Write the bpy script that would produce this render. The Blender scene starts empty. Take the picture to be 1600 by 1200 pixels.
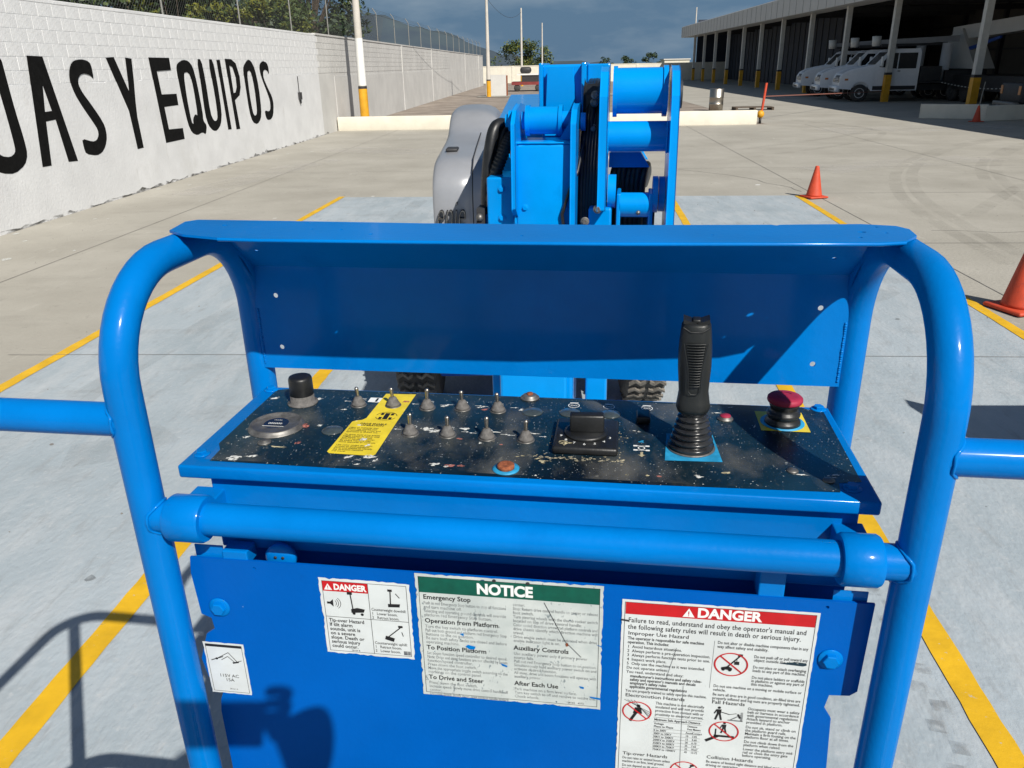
import bpy, math, random
from math import radians as rad, sin, cos, pi, sqrt, atan2
from mathutils import Vector, Matrix
random.seed(7)
scene = bpy.context.scene
COL = scene.collection

# ------------------------------------------------------------------ camera
cam_d = bpy.data.cameras.new('camera')
cam = bpy.data.objects.new('camera', cam_d); COL.objects.link(cam)
cam_d.sensor_fit = 'HORIZONTAL'; cam_d.sensor_width = 36.0; cam_d.lens = 36.0*1226/1600
cam_d.clip_start = 0.02; cam_d.clip_end = 20000
CAM_RIGHT = Vector((0.99874, 0.04600, -0.01830)); CAM_DOWN = Vector((0.00015, -0.37660, -0.92637)); CAM_FWD = Vector((-0.04960, 0.92520, -0.37620))
CAM_FWD.normalize(); CAM_RIGHT = (CAM_RIGHT - CAM_FWD*CAM_RIGHT.dot(CAM_FWD)).normalized(); CAM_DOWN = CAM_FWD.cross(CAM_RIGHT)
CAM_H = 2.2
m = Matrix((CAM_RIGHT, -CAM_DOWN, -CAM_FWD)).transposed().to_4x4(); m.translation = (0, 0, CAM_H)
cam.matrix_world = m
scene.camera = cam

# ------------------------------------------------------------------ sky and sun
SUN_FROM = Vector((0.388, -0.645, 0.658)).normalized()
SUN_EL = math.asin(SUN_FROM.z); SUN_AZ = atan2(SUN_FROM.x, SUN_FROM.y)
world = bpy.data.worlds.new('World'); scene.world = world; world.use_nodes = True
wn = world.node_tree; wn.nodes.clear()
def wnode(t, **k):
    n = wn.nodes.new(t)
    for a, b in k.items(): setattr(n, a, b)
    return n
w_out = wnode('ShaderNodeOutputWorld'); w_bg = wnode('ShaderNodeBackground'); w_bg.inputs['Strength'].default_value = 0.05
w_sky = wnode('ShaderNodeTexSky', sky_type='NISHITA', sun_disc=False, sun_elevation=SUN_EL, sun_rotation=SUN_AZ, air_density=1.0, dust_density=1.0, ozone_density=1.5)
# a rain-cloud deck low over the horizon all round, thinning into blue overhead
w_tc = wnode('ShaderNodeTexCoord'); w_sep = wnode('ShaderNodeSeparateXYZ')
w_map = wnode('ShaderNodeMapping'); w_map.inputs['Scale'].default_value = (1.6, 1.6, 5.0)
w_n1 = wnode('ShaderNodeTexNoise'); w_n1.inputs['Scale'].default_value = 2.3; w_n1.inputs['Detail'].default_value = 7; w_n1.inputs['Roughness'].default_value = 0.55
w_ramp = wnode('ShaderNodeValToRGB')
w_ramp.color_ramp.elements[0].position = 0.46; w_ramp.color_ramp.elements[0].color = (1.80, 3.35, 5.3, 1)
w_ramp.color_ramp.elements[1].position = 0.70; w_ramp.color_ramp.elements[1].color = (5.0, 6.4, 7.8, 1)
w_el = wnode('ShaderNodeMapRange'); w_el.inputs['From Min'].default_value = 0.30; w_el.inputs['From Max'].default_value = 0.75
w_el.inputs['To Min'].default_value = 0.95; w_el.inputs['To Max'].default_value = 0.0
w_mix = wnode('ShaderNodeMixRGB')
L = wn.links.new
L(w_tc.outputs['Generated'], w_sep.inputs[0]); L(w_tc.outputs['Generated'], w_map.inputs[0]); L(w_map.outputs[0], w_n1.inputs['Vector'])
L(w_n1.outputs['Fac'], w_ramp.inputs[0]); L(w_sep.outputs['Z'], w_el.inputs['Value']); L(w_el.outputs[0], w_mix.inputs['Fac'])
L(w_sky.outputs[0], w_mix.inputs['Color1']); L(w_ramp.outputs[0], w_mix.inputs['Color2']); L(w_mix.outputs[0], w_bg.inputs['Color']); L(w_bg.outputs[0], w_out.inputs[0])
sun_d = bpy.data.lights.new('sun', 'SUN'); sun_d.energy = 5.0; sun_d.angle = rad(0.53); sun_d.color = (1.0, 0.95, 0.87)
sun = bpy.data.objects.new('sun', sun_d); COL.objects.link(sun)
sun.rotation_euler = SUN_FROM.to_track_quat('Z', 'Y').to_euler(); sun.location = (20, -30, 40)
vs = scene.view_settings
vs.view_transform = 'Standard'; vs.look = 'None'; vs.gamma = 1.0; vs.use_curve_mapping = False; vs.exposure = 0.17
scene.render.resolution_x = 1024; scene.render.resolution_y = 768

# ------------------------------------------------------------------ materials
def mat(name, col, rough=0.6, metal=0.0, var=0.0, vscale=6.0, col2=None, bump=0.0, bscale=60.0, coat=0.0, spots=None, spec=0.5, stretch=None, detail=6.0, lo=0.35, hi=0.65, bdist=0.01, emit=None, rvar=0.0):
    """procedural principled material: colour mottled by noise towards col2, noise bump, optional list of spot layers (scale, threshold, colour)"""
    M = bpy.data.materials.new(name); M.use_nodes = True
    nt = M.node_tree; N = nt.nodes; K = nt.links.new
    b = N['Principled BSDF']
    b.inputs['Roughness'].default_value = rough; b.inputs['Metallic'].default_value = metal
    b.inputs['Coat Weight'].default_value = coat; b.inputs['Coat Roughness'].default_value = 0.12
    b.inputs['Specular IOR Level'].default_value = spec
    tc = N.new('ShaderNodeTexCoord'); vec = tc.outputs['Object']
    if stretch:
        mp = N.new('ShaderNodeMapping'); mp.inputs['Scale'].default_value = stretch; K(vec, mp.inputs[0]); svec = mp.outputs[0]
    else: svec = vec
    c4 = (*col, 1); src = None
    if var or col2:
        n = N.new('ShaderNodeTexNoise'); n.inputs['Scale'].default_value = vscale; n.inputs['Detail'].default_value = detail; n.inputs['Roughness'].default_value = 0.6
        K(svec, n.inputs['Vector'])
        r = N.new('ShaderNodeValToRGB'); r.color_ramp.elements[0].position = lo; r.color_ramp.elements[1].position = hi
        if col2 is None:
            r.color_ramp.elements[0].color = (*[c*(1-var) for c in col], 1); r.color_ramp.elements[1].color = (*[min(1, c*(1+var)) for c in col], 1)
        else:
            r.color_ramp.elements[0].color = c4; r.color_ramp.elements[1].color = (*col2, 1)
        K(n.outputs['Fac'], r.inputs[0]); src = r.outputs[0]
        if rvar:
            mr = N.new('ShaderNodeMapRange'); mr.inputs['To Min'].default_value = rough-rvar; mr.inputs['To Max'].default_value = rough+rvar
            K(n.outputs['Fac'], mr.inputs['Value']); K(mr.outputs[0], b.inputs['Roughness'])
    for sp in (spots or []):
        kind, sc, th, scol = sp[:4]
        if kind == 'vor':
            t = N.new('ShaderNodeTexVoronoi'); t.inputs['Scale'].default_value = sc; t.inputs['Randomness'].default_value = 1.0
            nz = N.new('ShaderNodeTexNoise'); nz.inputs['Scale'].default_value = sc*0.5; nz.inputs['Detail'].default_value = 2
            K(vec, nz.inputs['Vector']); ad = N.new('ShaderNodeMixRGB'); ad.blend_type = 'ADD'; ad.inputs['Fac'].default_value = 0.35/sc*6
            K(vec, ad.inputs['Color1']); K(nz.outputs['Color'], ad.inputs['Color2']); K(ad.outputs[0], t.inputs['Vector'])
            # radius differs per cell
            sx = N.new('ShaderNodeSeparateColor'); K(t.outputs['Color'], sx.inputs[0])
            pw = N.new('ShaderNodeMath'); pw.operation = 'POWER'; pw.inputs[1].default_value = 3.0; K(sx.outputs[0], pw.inputs[0])
            ml = N.new('ShaderNodeMath'); ml.operation = 'MULTIPLY'; ml.inputs[1].default_value = th; K(pw.outputs[0], ml.inputs[0])
            lt = N.new('ShaderNodeMath'); lt.operation = 'LESS_THAN'; K(t.outputs['Distance'], lt.inputs[0]); K(ml.outputs[0], lt.inputs[1]); fac = lt.outputs[0]
        else:
            t = N.new('ShaderNodeTexNoise'); t.inputs['Scale'].default_value = sc; t.inputs['Detail'].default_value = 9; t.inputs['Roughness'].default_value = 0.68
            v2 = vec
            if len(sp) > 5:
                mp2 = N.new('ShaderNodeMapping'); mp2.inputs['Scale'].default_value = sp[5]; K(vec, mp2.inputs[0]); v2 = mp2.outputs[0]
            K(v2, t.inputs['Vector'])
            w = sp[4] if len(sp) > 4 else 0.02
            mr = N.new('ShaderNodeMapRange'); mr.inputs['From Min'].default_value = th; mr.inputs['From Max'].default_value = th+w; K(t.outputs['Fac'], mr.inputs['Value']); fac = mr.outputs[0]
        mx = N.new('ShaderNodeMixRGB'); K(fac, mx.inputs['Fac'])
        if src is None: mx.inputs['Color1'].default_value = c4
        else: K(src, mx.inputs['Color1'])
        mx.inputs['Color2'].default_value = (*scol, 1); src = mx.outputs[0]
    if src is None: b.inputs['Base Color'].default_value = c4
    else: K(src, b.inputs['Base Color'])
    if bump:
        n2 = N.new('ShaderNodeTexNoise'); n2.inputs['Scale'].default_value = bscale; n2.inputs['Detail'].default_value = 4; K(svec, n2.inputs['Vector'])
        bp = N.new('ShaderNodeBump'); bp.inputs['Strength'].default_value = bump; bp.inputs['Distance'].default_value = bdist
        K(n2.outputs['Fac'], bp.inputs['Height']); K(bp.outputs[0], b.inputs['Normal'])
    if emit:
        b.inputs['Emission Color'].default_value = (*emit, 1); b.inputs['Emission Strength'].default_value = 1
    return M

M = {}
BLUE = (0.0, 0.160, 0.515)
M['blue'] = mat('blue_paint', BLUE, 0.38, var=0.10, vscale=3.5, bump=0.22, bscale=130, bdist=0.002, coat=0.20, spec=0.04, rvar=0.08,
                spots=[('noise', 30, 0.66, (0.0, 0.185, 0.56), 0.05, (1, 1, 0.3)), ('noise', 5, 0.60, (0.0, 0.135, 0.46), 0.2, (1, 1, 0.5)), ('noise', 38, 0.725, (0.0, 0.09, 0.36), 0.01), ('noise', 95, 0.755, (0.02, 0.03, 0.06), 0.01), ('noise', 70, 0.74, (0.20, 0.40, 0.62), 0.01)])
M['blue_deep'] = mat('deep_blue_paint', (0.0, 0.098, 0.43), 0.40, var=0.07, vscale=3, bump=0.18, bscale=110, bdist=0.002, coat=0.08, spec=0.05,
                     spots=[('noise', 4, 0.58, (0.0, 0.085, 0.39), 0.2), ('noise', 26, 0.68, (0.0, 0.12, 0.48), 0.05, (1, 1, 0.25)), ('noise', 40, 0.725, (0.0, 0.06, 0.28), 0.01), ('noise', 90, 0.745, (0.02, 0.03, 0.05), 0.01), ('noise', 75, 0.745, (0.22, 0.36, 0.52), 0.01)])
M['blue2'] = mat('blue_paint_gloss', (0.0, 0.25, 0.68), 0.28, var=0.08, vscale=4, bump=0.16, bscale=60, bdist=0.002, coat=0.25, spec=0.10,
                 spots=[('noise', 7, 0.60, (0.0, 0.20, 0.58), 0.15, (1, 1, 0.5)), ('noise', 26, 0.72, (0.0, 0.08, 0.28), 0.02), ('noise', 60, 0.73, (0.015, 0.02, 0.03), 0.02)])
M['black'] = mat('black_rubber', (0.012, 0.013, 0.014), 0.42, var=0.3, vscale=30, bump=0.15, bscale=160, bdist=0.002)
M['boot'] = mat('rubber_bellows', (0.010, 0.010, 0.011), 0.25, var=0.4, vscale=40, col2=(0.03, 0.032, 0.034))
M['grip'] = mat('moulded_grip', (0.012, 0.014, 0.014), 0.45, bump=0.25, bscale=500, bdist=0.001, spots=[('noise', 60, 0.70, (0.05, 0.055, 0.06), 0.04)])
M['chrome'] = mat('worn_metal', (0.42, 0.39, 0.34), 0.40, metal=1.0, var=0.25, vscale=120)
M['greyboot'] = mat('dusty_rubber', (0.115, 0.11, 0.105), 0.8, var=0.3, vscale=150, spots=[('noise', 180, 0.66, (0.4, 0.39, 0.37), 0.03)])
M['zinc'] = mat('dull_steel', (0.19, 0.185, 0.175), 0.5, metal=0.7, var=0.3, vscale=90)
M['red'] = mat('red_button', (0.30, 0.012, 0.045), 0.65, var=0.15, vscale=60, spots=[('noise', 130, 0.70, (0.6, 0.2, 0.22), 0.03)])
M['rust'] = mat('rusty_metal', (0.14, 0.035, 0.015), 0.9, col2=(0.32, 0.10, 0.04), vscale=160, bump=0.5, bscale=200, bdist=0.003)
M['console'] = mat('worn_console_overlay', (0.0025, 0.007, 0.012), 0.36, col2=(0.006, 0.028, 0.046), vscale=4.5, bump=0.10, bscale=220, bdist=0.001, rvar=0.16,
                   spots=[('noise', 6, 0.56, (0.050, 0.052, 0.046), 0.22), ('noise', 14, 0.60, (0.045, 0.05, 0.048), 0.12, (1, 0.4, 1)), ('noise', 60, 0.62, (0.12, 0.12, 0.105), 0.08, (1, 0.5, 1)), ('noise', 180, 0.64, (0.10, 0.11, 0.11), 0.06),
                          ('noise', 300, 0.69, (0.24, 0.26, 0.26), 0.03), ('noise', 45, 0.70, (0.30, 0.30, 0.28), 0.02, (0.5, 1.6, 1)), ('vor', 260, 0.26, (0.36, 0.38, 0.37)), ('vor', 120, 0.07, (0.45, 0.45, 0.42))])
M['yellow_label'] = mat('yellow_label', (0.72, 0.56, 0.03), 0.5, var=0.12, vscale=25, spots=[('noise', 60, 0.66, (0.78, 0.74, 0.45), 0.03), ('noise', 120, 0.71, (0.15, 0.13, 0.05), 0.02)])
M['print'] = mat('black_print', (0.010, 0.010, 0.011), 0.55)
M['print_faded'] = mat('faded_print', (0.10, 0.11, 0.12), 0.6, col2=(0.36, 0.38, 0.38), vscale=70, lo=0.4, hi=0.7)
M['label'] = mat('white_label', (0.62, 0.66, 0.66), 0.42, var=0.05, vscale=20, spots=[('noise', 90, 0.72, (0.25, 0.30, 0.32), 0.02)])
M['label_worn'] = mat('scuffed_label', (0.58, 0.62, 0.60), 0.5, col2=(0.44, 0.49, 0.48), vscale=14,
                      spots=[('noise', 130, 0.615, (0.22, 0.26, 0.27), 0.02, (1.0, 1.0, 0.55)), ('vor', 38, 0.10, (0.03, 0.10, 0.16)), ('noise', 24, 0.70, (0.66, 0.69, 0.66), 0.02)])
M['red_print'] = mat('red_print', (0.50, 0.008, 0.012), 0.45, var=0.1, vscale=30)
M['green_print'] = mat('green_print', (0.0, 0.085, 0.055), 0.5, var=0.15, vscale=40, spots=[('noise', 70, 0.74, (0.4, 0.5, 0.45), 0.01)])
M['white_print'] = mat('white_print', (0.78, 0.80, 0.78), 0.5, spots=[('noise', 90, 0.68, (0.3, 0.42, 0.36), 0.02)])
M['lightblue'] = mat('light_blue_plate', (0.02, 0.27, 0.50), 0.5, var=0.2, vscale=60, spots=[('noise', 120, 0.68, (0.4, 0.45, 0.4), 0.02)])
M['splash_w'] = mat('dried_white_paint', (0.66, 0.67, 0.64), 0.6, bump=0.4, bscale=200, bdist=0.002)
M['splash_p'] = mat('dried_pink_paint', (0.38, 0.14, 0.12), 0.6)
M['splash_c'] = mat('dried_cream_paint', (0.52, 0.47, 0.30), 0.7, bump=0.4, bscale=200, bdist=0.002)
M['grit'] = mat('caked_grit', (0.16, 0.145, 0.10), 0.95, col2=(0.42, 0.38, 0.27), vscale=300, bump=0.8, bscale=350, bdist=0.004)
M['glass'] = mat('gauge_glass', (0.015, 0.02, 0.03), 0.08, coat=1.0)
M['hood'] = mat('grey_engine_cover', (0.26, 0.27, 0.29), 0.33, var=0.10, vscale=2.5, coat=0.25, bump=0.03, bscale=12, spots=[('noise', 9, 0.70, (0.16, 0.17, 0.18), 0.03)])
M['tyre'] = mat('tyre_rubber', (0.030, 0.030, 0.030), 0.85, col2=(0.075, 0.07, 0.065), vscale=14, bump=0.3, bscale=60)
M['tread'] = mat('dusty_tread', (0.10, 0.092, 0.08), 0.95, col2=(0.20, 0.18, 0.155), vscale=16, bump=0.3, bscale=80)
M['darkblue'] = mat('chassis_blue', (0.0, 0.05, 0.30), 0.5, var=0.1)
# yard
M['concrete'] = mat('yard_concrete', (0.310, 0.292, 0.250), 0.85, col2=(0.415, 0.395, 0.345), vscale=0.55, bump=0.5, bscale=26, bdist=0.012, lo=0.30, hi=0.70, detail=12,
                    spots=[('noise', 0.9, 0.57, (0.265, 0.25, 0.215), 0.22, (0.30, 1.3, 1)), ('noise', 3.2, 0.60, (0.47, 0.45, 0.40), 0.18, (1.5, 0.3, 1)), ('noise', 7, 0.58, (0.265, 0.25, 0.215), 0.18), ('noise', 34, 0.64, (0.21, 0.20, 0.175), 0.08), ('vor', 3.0, 0.05, (0.16, 0.15, 0.13)), ('vor', 1.1, 0.06, (0.60, 0.60, 0.58))])
M['bay'] = mat('painted_bay_floor', (0.292, 0.345, 0.378), 0.72, col2=(0.395, 0.448, 0.485), vscale=1.1, bump=0.5, bscale=34, bdist=0.010, lo=0.30, hi=0.70, detail=12, stretch=(1.1, 0.6, 1),
               spots=[('noise', 1.3, 0.54, (0.275, 0.300, 0.315), 0.22, (0.5, 1.3, 1)), ('noise', 3.0, 0.46, (0.46, 0.49, 0.51), 0.34, (1.5, 0.45, 1)), ('noise', 7.0, 0.54, (0.28, 0.30, 0.312), 0.24, (1.7, 0.4, 1)), ('noise', 26, 0.56, (0.45, 0.475, 0.49), 0.2), ('noise', 80, 0.62, (0.36, 0.36, 0.36), 0.12), ('noise', 60, 0.68, (0.30, 0.30, 0.30), 0.05), ('vor', 2.2, 0.035, (0.20, 0.19, 0.18))])
M['stripe'] = mat('yellow_road_paint', (0.68, 0.40, 0.010), 0.65, var=0.12, vscale=5, bump=0.25, bscale=40, bdist=0.006, spots=[('noise', 30, 0.64, (0.48, 0.44, 0.34), 0.05), ('noise', 2.5, 0.60, (0.47, 0.28, 0.02), 0.12), ('noise', 9, 0.67, (0.30, 0.22, 0.08), 0.06), ('vor', 14, .05, (0.12, 0.10, 0.07))])
M['joint'] = mat('slab_joint', (0.20, 0.19, 0.175), 0.95, var=0.3, vscale=3)
M['dirt'] = mat('bare_earth', (0.20, 0.165, 0.135), 0.98, col2=(0.33, 0.28, 0.235), vscale=0.7, bump=0.6, bscale=4, bdist=0.08)
M['earth'] = mat('dry_plain', (0.22, 0.19, 0.15), 0.98, col2=(0.12, 0.13, 0.07), vscale=0.02)
M['hill'] = mat('far_mountain', (0.060, 0.080, 0.105), 1.0, col2=(0.075, 0.10, 0.115), vscale=0.006, spec=0.0)
M['wall_white'] = mat('white_wall_paint', (0.71, 0.715, 0.72), 0.8, var=0.06, vscale=1.4, bump=0.45, bscale=26, bdist=0.012, spots=[('noise', 0.8, 0.56, (0.63, 0.63, 0.62), 0.2), ('noise', 3.0, 0.62, (0.60, 0.595, 0.58), 0.12, (1, 1, 0.25)), ('noise', 10, 0.69, (0.79, 0.795, 0.80), 0.03), ('noise', 45, 0.72, (0.45, 0.45, 0.44), 0.03)])
M['wall_grey'] = mat('grey_block_wall', (0.56, 0.555, 0.535), 0.9, var=0.08, vscale=0.8, bump=0.4, bscale=14, bdist=0.015, spots=[('noise', 1.2, 0.60, (0.50, 0.50, 0.48), 0.15, (1, 0.8, 0.15))])
M['letter'] = mat('black_wall_paint', (0.006, 0.006, 0.006), 0.9, spec=0.12, var=0.3, vscale=8, bump=0.4, bscale=26, bdist=0.012)
M['kerb'] = mat('whitewash', (0.70, 0.66, 0.56), 0.85, var=0.06, vscale=2, bump=0.2, bscale=20, spots=[('noise', 6, 0.70, (0.55, 0.50, 0.42), 0.04)])
M['pole'] = mat('weathered_concrete_pole', (0.55, 0.52, 0.47), 0.85, var=0.1, vscale=2)
M['pole_w'] = mat('white_pole_paint', (0.74, 0.74, 0.72), 0.7, var=0.05, vscale=3)
M['amber'] = mat('amber_paint', (0.66, 0.33, 0.015), 0.55, var=0.12, vscale=4)
M['dark'] = mat('dark_metal', (0.03, 0.03, 0.032), 0.6, var=0.2)
M['wire'] = mat('galvanised_wire', (0.07, 0.075, 0.075), 0.7)
M['post'] = mat('galvanised_post', (0.22, 0.22, 0.205), 0.7, var=0.1)
M['cone'] = mat('orange_cone', (0.52, 0.060, 0.022), 0.6, var=0.12, vscale=9, spots=[('noise', 14, 0.60, (0.34, 0.05, 0.03), 0.1), ('noise', 22, 0.66, (0.20, 0.05, 0.035), 0.05), ('noise', 40, 0.68, (0.60, 0.26, 0.18), 0.03)])
M['roof'] = mat('shed_roof_sheet', (0.56, 0.55, 0.52), 0.6, var=0.05, vscale=1, bump=0.2, bscale=3)
M['steel'] = mat('shed_column_paint', (0.55, 0.54, 0.50), 0.6, var=0.06)
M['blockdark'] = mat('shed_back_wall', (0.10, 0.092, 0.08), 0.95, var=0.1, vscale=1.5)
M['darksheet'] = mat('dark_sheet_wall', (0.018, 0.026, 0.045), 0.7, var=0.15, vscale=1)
M['truck'] = mat('white_truck_paint', (0.78, 0.80, 0.83), 0.3, coat=0.4, var=0.03)
M['truckdark'] = mat('truck_trim', (0.02, 0.02, 0.022), 0.5)
M['window'] = mat('truck_glass', (0.006, 0.008, 0.010), 0.25, spec=0.25)
M['lamp_amber'] = mat('amber_lens', (0.5, 0.16, 0.02), 0.3)
M['bark'] = mat('bark', (0.10, 0.075, 0.055), 0.95, var=0.3, vscale=9, bump=0.6, bscale=20)
M['leaf_dark'] = mat('dark_leaves', (0.018, 0.036, 0.020), 0.6, col2=(0.040, 0.070, 0.030), vscale=2.0)
M['leaf_mid'] = mat('mid_leaves', (0.045, 0.080, 0.022), 0.6, col2=(0.085, 0.120, 0.030), vscale=2.0)
M['leaf_yel'] = mat('yellow_green_leaves', (0.10, 0.12, 0.014), 0.6, col2=(0.19, 0.19, 0.018), vscale=2.0)
M['skin'] = mat('skin', (0.42, 0.25, 0.18), 0.55, var=0.06, vscale=12)
M['shirt'] = mat('grey_shirt', (0.20, 0.22, 0.26), 0.9, var=0.1, vscale=20)
M['jeans'] = mat('denim', (0.04, 0.06, 0.12), 0.9, var=0.2, vscale=30)
M['hair'] = mat('dark_hair', (0.015, 0.012, 0.010), 0.6)
M['cloth_red'] = mat('dull_red_paint', (0.20, 0.03, 0.028), 0.7, var=0.2, vscale=2)
M['tape'] = mat('barrier_tape', (0.22, 0.09, 0.07), 0.7)
M['glass_lens'] = mat('grey_lens', (0.045, 0.06, 0.065), 0.3, coat=0.6, var=0.2, vscale=80)

# ------------------------------------------------------------------ mesh builder
class MB:
    def __init__(s): s.v = []; s.f = []; s.mi = []; s.mats = []; s.cur = 0; s.sm = []; s.smooth = False
    def use(s, m, smooth=None):
        mm = M[m]
        if mm not in s.mats: s.mats.append(mm)
        s.cur = s.mats.index(mm)
        if smooth is not None: s.smooth = smooth
        return s
    def add(s, v, f, smooth=None):
        o = len(s.v); s.v += [tuple(p) for p in v]
        for q in f: s.f.append(tuple(i+o for i in q)); s.mi.append(s.cur); s.sm.append(s.smooth if smooth is None else smooth)
        return s
    def box(s, x0, x1, y0, y1, z0, z1):
        return s.add([(x0,y0,z0),(x1,y0,z0),(x1,y1,z0),(x0,y1,z0),(x0,y0,z1),(x1,y0,z1),(x1,y1,z1),(x0,y1,z1)],
                     [(0,3,2,1),(4,5,6,7),(0,1,5,4),(1,2,6,5),(2,3,7,6),(3,0,4,7)], False)
    def rbox(s, x0, x1, y0, y1, z0, z1, r=0.004, seg=2):
        """box with rounded edges (rings of rounded rectangles stacked along z)"""
        r = min(r, (x1-x0)/2*.99, (y1-y0)/2*.99, (z1-z0)/2*.99)
        rings = []
        for k in range(seg+1):
            a = pi/2*k/seg; rings.append((r-r*sin(a), z0+r-r*cos(a)))
        for k in range(seg+1):
            a = pi/2*k/seg; rings.append((r-r*cos(a), z1-r+r*sin(a)))
        o = len(s.v); n = 4*(seg+1); vs_ = []
        for ins, z in rings:
            rr = r-ins
            for cx, cy, a0 in ((x1-r, y1-r, 0), (x0+r, y1-r, pi/2), (x0+r, y0+r, pi), (x1-r, y0+r, 1.5*pi)):
                for k in range(seg+1):
                    a = a0+pi/2*k/seg; vs_.append((cx+rr*cos(a), cy+rr*sin(a), z))
        fs = []
        for i in range(len(rings)-1):
            for j in range(n): fs.append((i*n+j, i*n+(j+1) % n, (i+1)*n+(j+1) % n, (i+1)*n+j))
        fs.append(tuple(range(n-1, -1, -1))); fs.append(tuple(range((len(rings)-1)*n, len(rings)*n)))
        return s.add(vs_, fs, True)
    def prism(s, poly, a0, a1, axis='y'):
        """polygon in the two other axes extruded along axis"""
        n = len(poly); vs_ = []
        for a in (a0, a1):
            for p, q in poly:
                vs_.append((a, p, q) if axis == 'x' else (p, a, q) if axis == 'y' else (p, q, a))
        fs = [tuple(range(n)), tuple(range(2*n-1, n-1, -1))]+[(i, (i+1) % n+0, n+(i+1) % n, n+i) for i in range(n)]
        return s.add(vs_, fs, False)
    def tube(s, pts, r, n=16, caps=True, smooth=True):
        pts = [Vector(p) for p in pts]; rs = r if isinstance(r, (list, tuple)) else [r]*len(pts)
        T = []
        for i in range(len(pts)):
            t = (pts[min(i+1, len(pts)-1)]-pts[max(i-1, 0)]); T.append(t.normalized() if t.length > 1e-9 else Vector((0, 0, 1)))
        ref = Vector((0, 0, 1)) if abs(T[0].z) < 0.9 else Vector((1, 0, 0))
        u = T[0].cross(ref).normalized(); vs_ = []
        for i, p in enumerate(pts):
            u = (u-T[i]*u.dot(T[i])).normalized(); w = T[i].cross(u)
            for k in range(n):
                a = 2*pi*k/n; vs_.append(p+(u*cos(a)+w*sin(a))*rs[i])
        fs = []
        for i in range(len(pts)-1):
            for k in range(n): fs.append((i*n+k, i*n+(k+1) % n, (i+1)*n+(k+1) % n, (i+1)*n+k))
        s.add(vs_, fs, smooth)
        if caps:
            s.add(vs_[:n], [tuple(range(n-1, -1, -1))], False); s.add(vs_[-n:], [tuple(range(n))], False)
        return s
    def lathe(s, c, prof, n=24, axis=(0, 0, 1), smooth=True):
        """profile [(radius, height)] turned about axis through c"""
        c = Vector(c); q = Vector(axis).normalized().to_track_quat('Z', 'Y'); vs_ = []
        for r, h in prof:
            for k in range(n):
                a = 2*pi*k/n; vs_.append(c+q @ Vector((r*cos(a), r*sin(a), h)))
        fs = []
        for i in range(len(prof)-1):
            for k in range(n): fs.append((i*n+k, i*n+(k+1) % n, (i+1)*n+(k+1) % n, (i+1)*n+k))
        if prof[0][0] > 1e-6: fs.append(tuple(range(n-1, -1, -1)))
        if prof[-1][0] > 1e-6: fs.append(tuple(range((len(prof)-1)*n, len(prof)*n)))
        return s.add(vs_, fs, smooth)
    def sphere(s, c, r, n=12, m_=8, sc=(1, 1, 1)):
        prof = []
        vs_ = []
        for i in range(m_+1):
            t = pi*i/m_
            for k in range(n):
                a = 2*pi*k/n; vs_.append((c[0]+r*sc[0]*sin(t)*cos(a), c[1]+r*sc[1]*sin(t)*sin(a), c[2]-r*sc[2]*cos(t)))
        fs = [(i*n+k, i*n+(k+1) % n, (i+1)*n+(k+1) % n, (i+1)*n+k) for i in range(m_) for k in range(n)]
        return s.add(vs_, fs, True)
    def mesh(s, vf, T):
        """(verts, faces) of flat text or cut-out, each vertex passed through T"""
        return s.add([T(p) for p in vf[0]], vf[1], False)
    def build(s, name, parent=None, bevel=0, **tags):
        me = bpy.data.meshes.new(name); me.from_pydata(s.v, [], s.f)
        for mm in s.mats: me.materials.append(mm)
        me.polygons.foreach_set('material_index', s.mi); me.polygons.foreach_set('use_smooth', s.sm); me.update()
        o = bpy.data.objects.new(name, me); COL.objects.link(o); o.parent = parent
        if bevel:
            b = o.modifiers.new('edges', 'BEVEL'); b.width = bevel; b.segments = 2; b.limit_method = 'ANGLE'; b.angle_limit = rad(40); b.harden_normals = False
        for k, val in tags.items(): o[k] = val
        return o
def new(m_, smooth=None): return MB().use(m_, smooth)
def thing(name, loc, label, category, group=None, rz=0.0):
    o = bpy.data.objects.new(name, None); COL.objects.link(o); o.empty_display_size = 0.2
    o.location = loc; o.rotation_euler = (0, 0, rz); o['label'] = label; o['category'] = category
    if group: o['group'] = group
    return o
def copy_tree(o, parent=None):
    c = o.copy(); COL.objects.link(c); c.parent = parent
    for ch in [x for x in o.children]: copy_tree(ch, c)
    return c
def flat(outer, holes=(), depth=0.0):
    """flat sheet with holes -> (verts, faces) in x,y,z; depth = half thickness"""
    cu = bpy.data.curves.new('tmp', 'CURVE'); cu.dimensions = '2D'; cu.fill_mode = 'BOTH'; cu.extrude = depth
    for ring in [outer]+list(holes):
        sp = cu.splines.new('POLY'); sp.points.add(len(ring)-1)
        for i, p in enumerate(ring): sp.points[i].co = (p[0], p[1], 0, 1)
        sp.use_cyclic_u = True
    ob = bpy.data.objects.new('tmp', cu); me = bpy.data.meshes.new_from_object(ob)
    r = ([tuple(v.co) for v in me.vertices], [tuple(p.vertices) for p in me.polygons])
    bpy.data.objects.remove(ob); bpy.data.meshes.remove(me); bpy.data.curves.remove(cu)
    return r
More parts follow.
